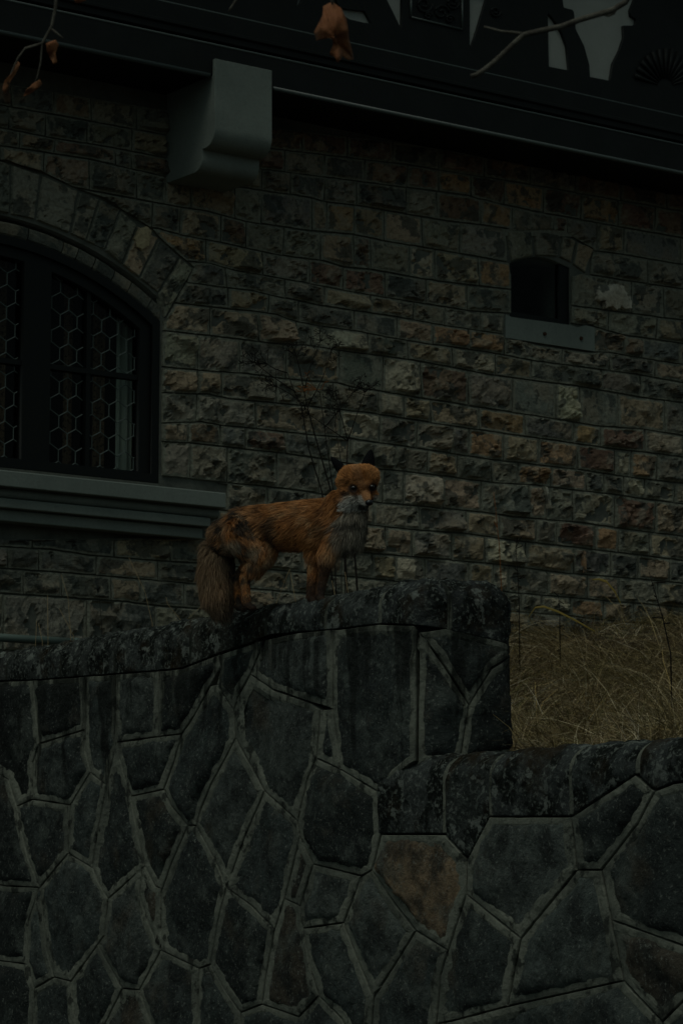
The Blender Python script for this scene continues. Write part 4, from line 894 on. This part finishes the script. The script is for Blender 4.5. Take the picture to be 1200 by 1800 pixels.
def furcol(P, N, reg):
    x, y, c = local(P); n1 = fbm(P * 22, 3); n2 = fbm(P * 60, 5); R = lambda nm: reg == REG.index(nm)
    C = np.tile(np.array([.38, .150, .046]), (len(P), 1))
    C = mixc(C, (.50, .225, .085), sst(-.1, .25, n1)); C = mixc(C, (.13, .055, .024), sst(-.02, .2, n2) * .65); C = mixc(C, (.46, .30, .16), sst(.05, .25, fbm(P * 35 + 8, 31)) * .5)
    # grey and dark mangy patches over the rump and flank
    rump = sst(470, 400, x) * (y > 870)
    C = mixc(C, (.16, .115, .075), rump * sst(-.25, .15, n1) * .75); C = mixc(C, (.030, .026, .022), sst(-.01, .10, fbm(P * 34 + 4, 9)) * sst(500, 430, x) * (1 - R('tail')) * .92)
    C = mixc(C, (.045, .03, .02), sst(24, 8, np.hypot((x - 482) * 1.3, (y - 938) * .6) - n1 * 30) * .85); C = mixc(C, (.04, .028, .02), sst(20, 6, np.hypot(x - 570, (y - 925) * .8)) * .5)
    C = mixc(C, (.36, .30, .22), sst(16, 7, np.hypot(x - 408, y - 955)) * .7)
    # belly, inner haunch paler
    C = mixc(C, (.20, .17, .135), sst(962, 985, y) * R('body') * .6); C = mixc(C, (.27, .20, .13), R('haunch') * sst(.05, .2, n1) * .7)
    # throat and bib
    bib = sst(585, 600, x + (n2 * 30)) * sst(900, 915, y + n1 * 20) * (1 - R('head')) 
    C = mixc(C, (.27, .235, .185), np.maximum(bib * .85, R('bib') * sst(880, 905, y + n2 * 25) * .9)); C = mixc(C, (.05, .045, .04), bib * sst(-.03, .10, fbm(P * np.array([30, 30, 90]), 12)) * .8)
    thr = sst(598, 612, x + n2 * 14) * sst(882, 892, y + n2 * 10); C = mixc(C, (.26, .225, .175), thr * .85); C = mixc(C, (.04, .034, .028), thr * sst(-.03, .10, fbm(P * np.array([30, 30, 90]), 44)) * .85)
    # head
    hd = R('head') | R('cheek') | R('muzzle') | R('chin')
    C = mixc(C, (.54, .225, .07), R('head') * .65); C = mixc(C, (.12, .05, .02), R('head') * sst(.02, .2, n2) * .5)
    hd = hd | ((x > 598) & (y < 897) & (c > .11)); wm = hd * sst(870, 876, y + n2 * 9 + (x - 612) * .12) * sst(598, 606, x + n2 * 10); C = mixc(C, (.50, .47, .42), wm * sst(644, 638, x) * .95); C = mixc(C, (.44, .41, .36), hd * sst(868, 874, y) * sst(653, 657, x) * .9); C = mixc(C, (.48, .45, .40), hd * sst(879, 884, y) * .9)
    C = mixc(C, (.44, .20, .08), hd * sst(9, 5, np.abs(x - 642 - (y - 870) * .35)) * sst(883, 876, y) * .95)
    C = mixc(C, (.40, .37, .33), R('chin') * .8)
    for (ex, ey, rr) in ((622, 860, 13), (653, 858, 12)): C = mixc(C, (.17, .065, .028), hd * sst(rr + 3, rr - 6, np.hypot(x - ex, (y - ey) * 1.1)) * (1 - wm) * .7)
    for (ex, ey, rr) in ((620.5, 859, 8.5), (654.5, 857, 7.5)): C = mixc(C, (.018, .013, .01), hd * sst(rr + 3, rr - 3, np.hypot(x - ex, (y - ey) * 1.15)))
    C = mixc(C, (.06, .028, .015), hd * sst(5, 2, np.abs((x - 626) + (y - 866) * -.55 + 4)) * sst(855, 860, y) * sst(880, 874, y) * .6)
    C = mixc(C, (.015, .012, .012), hd * sst(5.5, 2.5, np.abs(y - 893 + (648 - x) * .12)) * sst(625, 632, x) * .8)
    C = mixc(C, (.03, .02, .015), hd * sst(9, 4, np.hypot(x - 608, (y - 868) * 1.6)) * .8)
    # legs darken, paws black
    C = mixc(C, (.022, .018, .016), R('foreleg') * sst(990, 1040, y + n1 * 60) * .9); C = mixc(C, (.03, .022, .018), R('foreleg') * sst(553, 566, x + n2 * 10) * .8)
    C = mixc(C, (.028, .022, .018), R('hind') * np.maximum(sst(1040, 1062, y), sst(.06, .2, n1)) * .7); C = mixc(C, (.016, .014, .013), R('paw') * .9)
    # brush: grey brown, darker inside
    C = mixc(C, (.17, .115, .07), R('tail') * .85); C = mixc(C, (.035, .028, .022), R('tail') * sst(380, 398, x + n1 * 20) * .85); C = mixc(C, (.06, .045, .032), R('tail') * sst(1040, 1072, y) * .7)
    return C
reg, fl = assign(co)
cb = furcol(co, no, reg) * .55
a = body.color_attributes.new('Col', 'FLOAT_COLOR', 'POINT'); cc = np.ones((nV, 4), np.float32); cc[:, :3] = cb; a.data.foreach_set('color', cc.ravel())
body.polygons.foreach_set('use_smooth', [True] * len(body.polygons)); body.name = 'body'; body.materials.clear()
bodyo = link('body', body, 'fur', fox)
# fur strands
body.calc_loop_triangles(); nT = len(body.loop_triangles); tri = np.empty(nT * 3, np.int32); body.loop_triangles.foreach_get('vertices', tri); tri = tri.reshape(-1, 3)
ar = np.linalg.norm(np.cross(co[tri[:, 1]] - co[tri[:, 0]], co[tri[:, 2]] - co[tri[:, 0]]), axis=1); x_, y_, c_ = local(co[tri[:, 0]])
NS = 90000; pick = rng.choice(nT, NS, p=(ar * np.where(reg[tri[:, 0]] >= 3, 1.7, 1.0)) / (ar * np.where(reg[tri[:, 0]] >= 3, 1.7, 1.0)).sum()); b1 = rng.random(NS); b2 = rng.random(NS); k = b1 + b2 > 1; b1[k] = 1 - b1[k]; b2[k] = 1 - b2[k]
lerp3 = lambda A_: A_[tri[pick, 0]] * (1 - b1 - b2)[:, None] + A_[tri[pick, 1]] * b1[:, None] + A_[tri[pick, 2]] * b2[:, None]
P = lerp3(co); N = lerp3(no); N /= np.linalg.norm(N, axis=1)[:, None]; rg, T = assign(P)
LEN = np.array([.038, .036, .042, .016, .024, .005, .007, .012, .010, .032, .005, .054])[rg] * rng.uniform(.5, 1.3, NS)
fx_, fy_, fc_ = local(P); face = (fx_ > 595) & (fy_ < 899) & (fc_ > .10); top = face & (fy_ < 835)
LEN = np.where(face, np.minimum(LEN, np.where(top, .015, np.where(fx_ < 618, .017, .009)) * rng.uniform(.7, 1.2, NS)), LEN)
de_ = np.minimum(np.hypot(fx_ - 621, fy_ - 858), np.hypot(fx_ - 654, fy_ - 856)); LEN = np.where(face & (de_ < 14), np.minimum(LEN, .004), LEN)
NOSE = fx(648, 884, .26); rad = P - NOSE; rad /= np.linalg.norm(rad, axis=1)[:, None] + 1e-9; T = np.where(face[:, None], rad * 1.2 + np.array([-.1, 0, -.15]), T)
TIL = np.array([.34, .45, .42, .45, .5, .15, .25, .28, .25, .40, .2, .6])[rg]
x, y, c = local(P)
# no fur over the eyes and nose
keep = ~(((np.hypot(x - 621.5, y - 857.5) < 4.5) | (np.hypot(x - 654, y - 855.5) < 4.2)) & (rg >= 3) & (rg <= 6)) & ~((np.hypot(x - 648.5, y - 884) < 6.5) & (c > .2))
T = T + np.array([0, 0, -.30]) * (rg < 3)[:, None] + rng.normal(0, .20, (NS, 3)) + np.stack([fbm(P * 40, 21) * 1.6, fbm(P * 40, 22) * .6, fbm(P * 40, 23) * 1.4], -1)
T -= N * np.sum(T * N, 1)[:, None]; T /= np.linalg.norm(T, axis=1)[:, None] + 1e-9
D1 = T * (1 - TIL)[:, None] + N * (TIL + .12)[:, None]; D2 = T + N * (TIL * .5)[:, None] + np.array([0, 0, -.15])
D1 /= np.linalg.norm(D1, axis=1)[:, None]; D2 /= np.linalg.norm(D2, axis=1)[:, None]
p0 = P - N * .001; p1 = P + D1 * (LEN * .5)[:, None]; p2 = p1 + D2 * (LEN * .55)[:, None]
sd_ = np.cross(D1, np.array([0, 1, .1]) + rng.normal(0, .4, (NS, 3))); sd_ /= np.linalg.norm(sd_, axis=1)[:, None] + 1e-9
wd = (np.array([.0021, .0021, .0022, .0013, .0016, .0010, .0010, .0012, .0012, .0020, .001, .0022])[rg] * rng.uniform(.6, 1.2, NS))[:, None] / 2
CF = furcol(P, N, rg) * rng.uniform(.5, 1.55, (NS, 1))
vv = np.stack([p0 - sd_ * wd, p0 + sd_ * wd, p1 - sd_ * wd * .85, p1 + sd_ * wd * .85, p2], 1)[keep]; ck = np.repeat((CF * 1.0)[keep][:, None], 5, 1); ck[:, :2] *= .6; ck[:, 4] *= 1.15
n = len(vv); b = (np.arange(n) * 5)
F = [(int(i), int(i + 1), int(i + 3), int(i + 2)) for i in b] + [(int(i + 2), int(i + 3), int(i + 4)) for i in b]
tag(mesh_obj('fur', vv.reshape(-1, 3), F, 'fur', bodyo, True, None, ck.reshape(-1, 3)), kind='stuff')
# ears, eyes, nose
def ear(tip, bl, br, bend, name='ear'):
    tp, L0, R0 = fx(*tip), fx(*bl), fx(*br); m = MB(); rows = []
    for t in np.linspace(0, 1, 9):
        wdt = (1 - t ** 1.9) ** .75; c0 = (L0 + R0) / 2 * (1 - t) + tp * t; hv = (R0 - L0) / 2 * wdt
        rows.append([c0 + hv * s + np.array([0, bend * (1 - s * s) * wdt, 0]) for s in np.linspace(-1, 1, 7)])
    G = np.array(rows); m.grid(G); G2 = G + np.array([0, .006, .001]); m.grid(G2); 
    edge = lambda a, b: m.grid(np.array([a, b])); edge(G[:, 0], G2[:, 0]); edge(G[:, -1], G2[:, -1])
    return m.build(name, 'ear_fur', bodyo, True)
mat('ear_fur', (.008, .008, .009), .95, spec=.05, bump=(200, .004))
ear((581, 802, .12), (594, 832, .13), (609, 822, .13), -.016); ear((652, 789, .12), (632, 824, .13), (657, 824, .13), -.016)
def ball(x, y, c, r, sx, sy, sz, name, mt, par):
    bm = bmesh.new(); bmesh.ops.create_uvsphere(bm, u_segments=16, v_segments=10, radius=r / FK); me = bpy.data.meshes.new(name)
    bmesh.ops.scale(bm, vec=(sx, sy, sz), verts=bm.verts); bmesh.ops.translate(bm, vec=Vector(fx(x, y, c)), verts=bm.verts); bm.to_mesh(me); bm.free()
    me.polygons.foreach_set('use_smooth', [True] * len(me.polygons)); return link(name, me, mt, par)
def surf_c(x, y):                                # how far the face comes forward at this place
    X_, Y_, C_ = local(co); k = np.hypot(X_ - x, Y_ - y) < 5; return C_[k].max()
ball(621.5, 857.5, surf_c(621.5, 857.5) - .0065, 4.6, 1.15, .8, .82, 'eye', 'eye', bodyo); ball(653.5, 855.5, surf_c(652, 855.5) - .0075, 4.4, 1, .8, .82, 'eye', 'eye', bodyo)
ball(648.5, 883.5, surf_c(648, 884) - .002, 7.0, 1.0, .8, .78, 'nose', 'black_wet', bodyo)

# ================================================================== PLANTS
def bend_pts(a, b, n=6, sag=.02, sd=0):
    a, b = np.array(a), np.array(b); r = np.random.default_rng(sd); o = r.normal(0, sag, 3) * np.linalg.norm(b - a)
    return [a + (b - a) * t + o * math.sin(t * math.pi) for t in np.linspace(0, 1, n)]
YP = 12.0                                        # the dried umbel stands on the bank behind the wall
gp = at(640, 1000, YP); root = np.array([gp[0] - .02, YP, float(gz(np.array(gp[0]), np.array(YP)))])
pl = empty('dried_umbel_plant', tuple(root)); tag(pl, 'tall dead umbel plant with bare dark stems behind the fox', 'plant')
def pt(x, y, dy=0.0): return at(x, y, YP + dy)
def stem(pts, r0, r1, name, par, mt='stalk', seg=5):
    m = MB(); m.tube(pts, list(np.linspace(r0, r1, len(pts))), seg); return m.build(name, mt, par, True)
for gpts, r0 in (([root, pt(628, 1040), pt(622, 955), pt(608, 860), pt(611, 775)], .0058), ([root + [-.05, .05, 0], pt(610, 1040, .05), pt(606, 965, .05), pt(578, 850, .05), pt(552, 760, .05), pt(540, 715, .05), pt(527, 650, .05), pt(521, 627, .05)], .0048), ([root + [-.1, .1, 0], pt(585, 1030, .1), pt(566, 865, .1), pt(543, 790, .1), pt(530, 715, .1), pt(518, 690, .1), pt(505, 655, .1)], .0042), ([root + [-.06, .0, 0], pt(590, 1030), pt(585, 860), pt(570, 750), pt(562, 690)], .0035), ([root + [-.03, -.04, 0], pt(606, 1030, -.04), pt(602, 830, -.04), pt(589, 750, -.04)], .003)):
    stem(gpts, r0, r0 * .45, 'stem', pl)
tips = [((611, 775), (641, 690)), ((611, 775), (591, 705)), ((611, 775), (543, 728)), ((540, 715), (582, 615)), ((540, 715), (488, 680)), ((521, 690), (447, 637)), ((527, 650), (521, 627)), ((570, 752), (620, 690)), ((535, 690), (563, 600)), ((505, 655), (470, 640)), ((562, 690), (556, 685)), ((589, 750), (590, 730))]
for i, (a, b) in enumerate(tips):
    st_ = stem(bend_pts(pt(*a), pt(*b), 5, .03, i), .0026, .0016, 'branch', pl)
    m = MB(); r = np.random.default_rng(i); c0 = pt(*b); R0 = r.uniform(.05, .085); dirv = np.array([b[0] - a[0], 0, a[1] - b[1]], float); dirv /= np.linalg.norm(dirv)
    m2 = MB()
    for k in range(r.integers(9, 15)):
        d = dirv * .8 + r.normal(0, .55, 3); d /= np.linalg.norm(d); e = c0 + d * R0 * r.uniform(.5, 1); m.tube(bend_pts(c0, e, 3, .06, k), .0011, 4)
        for q in range(4): e2 = e + r.normal(0, .009, 3); m.tube([e, e2], [.0008, .0019], 4)
    m.build('umbel', 'stalk' if i != 10 else 'rust_head', st_)
# single stalks and straws, each rooted in the bank
def stalk(pix, Y, r0, name, label, cat, matn, twigs=0, grp=None, sd=0):
    P_ = [at(x, y, Y) for x, y in pix]; base = P_[0].copy(); zz = float(gz(np.array(base[0]), np.array(base[1]))); base[2] = min(zz, base[2] - .02)
    e = empty(name, tuple(base)); tag(e, label, cat, grp); stem([base] + P_, r0, r0 * .4, 'stem', e, matn); r = np.random.default_rng(sd)
    for k in range(twigs):
        t = r.uniform(.3, 1) * (len(P_) - 1); i = int(min(t, len(P_) - 2)); q = P_[i] + (P_[i + 1] - P_[i]) * (t - i); m = MB(); m.tube([q, q + r.normal(0, .018, 3) + [0, 0, .012]], [r0 * .6, r0 * .9], 4); m.build('bud', matn, e)
    return e
stalk([(1178, 1150), (1165, 1090), (1150, 1040), (1140, 1006)], 12.6, .0040, 'weed_stalk', 'dark upright weed stalk with small buds at the right edge of the grass', 'plant', 'stalk', 7, None, 3)
stalk([(983, 1075), (980, 1043)], 15.8, .0035, 'weed_stalk', 'short dark weed stalk against the building foot', 'plant', 'stalk', 4, None, 5)
stalk([(912, 1075), (910, 1020), (906, 965), (907, 950)], 15.6, .0035, 'weed_stalk', 'dark stalk with a feathery head right of the wall end', 'plant', 'stalk', 12, None, 6)
stalk([(882, 1060), (877, 960), (871, 900), (867, 865)], 15.0, .0030, 'weed_stalk', 'thin reddish stem rising behind the rounded wall end', 'plant', 'rust_head', 2, None, 7)
SL = ['thin straw leaning left, fourth from the picture edge behind the coping', 'upright reddish straw in the middle of the left straws', 'tall kinked pale straw behind the coping, bent near its top', 'short upright straw nearest the left picture edge', 'long straw leaning far left below the window sill end', 'dark thin straw standing midway along the left coping', 'small hooked straw just left of the fox tail', 'short straw leaning right against the fox tail', 'short straw leaning left beside the one nearest the picture edge']
for i, pix in enumerate([[(130, 1118), (105, 1070)], [(85, 1126), (84, 1046)], [(125, 1120), (120, 1050), (108, 1010)], [(63, 1130), (65, 1092)], [(268, 1096), (255, 1040), (227, 980)], [(180, 1110), (176, 1060), (172, 1010)], [(318, 1090), (295, 1062), (292, 1050)], [(330, 1088), (355, 1065)], [(75, 1128), (68, 1095)]]):
    stalk(pix, 12.9 - i * .05, .0018, 'dry_straw', SL[i], 'straw', 'straw' if i != 5 else 'stalk', 0, 'dry straws behind the left coping', i)
SL2 = ['straw leaning right between the front and hind legs of the fox', 'straw leaning left between the front and hind legs of the fox', 'short straw left of the umbel stems, right of the front paws', 'short straw between the two umbel stems by the coping']
for i, pix in enumerate([[(485, 1062), (505, 1010), (510, 1000)], [(520, 1060), (510, 1005)], [(590, 1052), (583, 1020)], [(612, 1045), (606, 1005)]]):
    stalk(pix, 11.4, .0018, 'dry_straw', SL2[i], 'straw', 'straw', 0, 'straws behind the fox', i)
# arching yellow leaf blades in the grass
def ribbon(pix, Y, wd, label):
    P_ = [at(x, y, Y) for x, y in pix]; b = P_[0].copy(); b[2] = min(float(gz(np.array(b[0]), np.array(b[1]))), b[2] - .01); P_ = [b] + P_; m = MB(); n = len(P_)
    G = np.array([[p + np.array([0, .3, .95]) * wd * s * math.sin(math.pi * (k + .6) / (n + .4)) + np.array([0, abs(s) * wd * .4, 0]) for s in (-1, 0, 1)] for k, p in enumerate(P_)]); m.grid(G)
    tag(m.build('leaf_blade', 'yellow_leaf', None, True), label, 'leaf')
mat('yellow_leaf', (.22, .15, .03), .7, spec=.2, spots=[(30, .4, .7, (.15, .12, .03), .7)])
ribbon([(1094, 1080), (1090, 1060), (1080, 1040), (1065, 1022), (1052, 1018), (1040, 1019)], 14.2, .008, 'broad yellow leaf blade arching above the grass near the building')
ribbon([(1045, 1110), (1010, 1090), (980, 1075), (955, 1066), (940, 1068), (928, 1085)], 13.4, .006, 'long ochre leaf blade arching low over the grass beside the wall end')
# green pipe lying behind the left coping
pa, pb = at(-60, 1117, 13.35), at(112, 1129, 13.35 + .0); d_ = FD * .9; m = MB(); pb = pa + FD * .62; pb[2] = pa[2]
m.tube([pa, pb], .020, 12); m.tube([pb - FD * .03, pb], .023, 12); pp = m.build('pipe', 'pipe_paint', None, True); tag(pp, 'grey-green metal pipe lying behind the coping at the left edge', 'pipe')
m = MB(); q_ = pa + FD * .1; m.tube([q_ - [0, 0, .5], q_], .012, 6); m.build('support', 'pipe_paint', pp)

# ================================================================== TREE TWIGS hanging in from above
YT = 5.6
tree = empty('oak_tree', (-2.6, YT + .3, 0)); tag(tree, 'bare tree twigs with withered brown leaves hanging in along the top edge', 'tree')
tb = np.array([-2.6, YT + .3, 0.0])
lim = [np.array([-2.45, YT + .2, 3.1]), np.array([-1.6, YT + .1, 3.95]), np.array([-.75, YT, 3.98]), np.array([-.1, YT, 4.02]), np.array([.6, YT, 3.98]), np.array([1.1, YT, 3.9])]
stem([tb, tb + [.05, 0, 1.5], lim[0], tb + [.05, 0, 5.0], tb + [.2, .1, 7]], .17, .05, 'trunk', tree, 'twig', 12); lo_ = stem(lim, .06, .014, 'limb', tree, 'twig', 8)
tp = lambda x, y, dy=0: at(x, y, YT + dy)
def twig(pix, r0, r1, start, dy=0): return stem([start] + [tp(x, y, dy) for x, y in pix], r0, r1, 'twig', lo_, 'twig', 6)
twig([(100, -20), (98, 15), (92, 45), (75, 76), (45, 85), (32, 102), (22, 125), (14, 148)], .0042, .0016, lim[2]); twig([(75, 76), (72, 110), (66, 135), (60, 150)], .002, .0014, tp(78, 70)); twig([(105, 62), (112, 68)], .0022, .0016, tp(90, 50))
twig([(1112, -20), (1098, 4), (1075, 18), (1020, 34), (985, 47), (950, 54), (920, 61), (900, 79), (880, 98), (862, 114), (850, 123), (836, 132), (827, 134)], .0065, .0048, lim[5]); twig([(900, 57), (880, 55), (850, 47)], .0034, .0022, tp(922, 60)); twig([(1078, 24), (1068, 28), (1060, 26)], .003, .002, tp(1084, 12))
twig([(584, -30), (583, 0), (584, 8)], .004, .002, lim[3]); twig([(405, 15), (414, 2), (425, -12)], .002, .003, tp(402, 20))
stem([tp(425, -12), lim[2] + [.4, 0, 0]], .003, .004, 'twig', lo_, 'twig', 5)
def leaf(outline, sc_, Y, curl, sd, wmul=1.0):
    q = np.array(outline, float); c = q.mean(0); p = dens(q, 3.0); r = np.random.default_rng(sd); m = MB(); G = []
    for f in (1, .8, .55, .3, .05):
        pr = c + (p - c) * f; w3 = []
        for a_, (x, y) in zip(p, pr):
            zz = curl * (((x - c[0]) / 30) ** 2) + .5 * curl * math.sin((y - c[1]) / 14) + .022 * (float(vn(np.array([x / 11, y / 11, sd * 1.0]), 4)) - .5)
            w3.append(at(x, y, Y + zz))
        G.append(w3)
    G = np.array(G); G = np.concatenate([G, G[:, :1]], 1); m.grid(G)
    o = m.build('leaf', 'dead_leaf', lo_, True); md = o.modifiers.new('t', 'SOLIDIFY'); md.thickness = .0012; return o
c6b = lambda *p: [(500 + x / 3.333, y / 3.333) for x, y in p]
leaf(c6b((225,40),(280,10),(330,50),(360,110),(372,180),(375,230),(392,290),(403,350),(370,352),(340,328),(312,370),(295,335),(265,318),(288,285),(280,228),(232,212),(190,237),(175,190),(200,140),(225,90)), 1, YT, .03, 1)
leaf([(82, 76), (98, 70), (103, 78), (98, 95), (101, 110), (94, 113), (88, 100), (83, 90)], 1, YT, .02, 2)
leaf([(42, 170), (46, 158), (58, 148), (70, 140), (74, 147), (66, 156), (52, 166)], 1, YT, .02, 3)
leaf([(5, 158), (10, 140), (22, 128), (32, 108), (36, 112), (28, 130), (18, 145), (10, 164)], 1, YT, .02, 4)
leaf([(130, -8), (145, -12), (152, 0), (140, 5), (132, 4)], 1, YT, .02, 5)
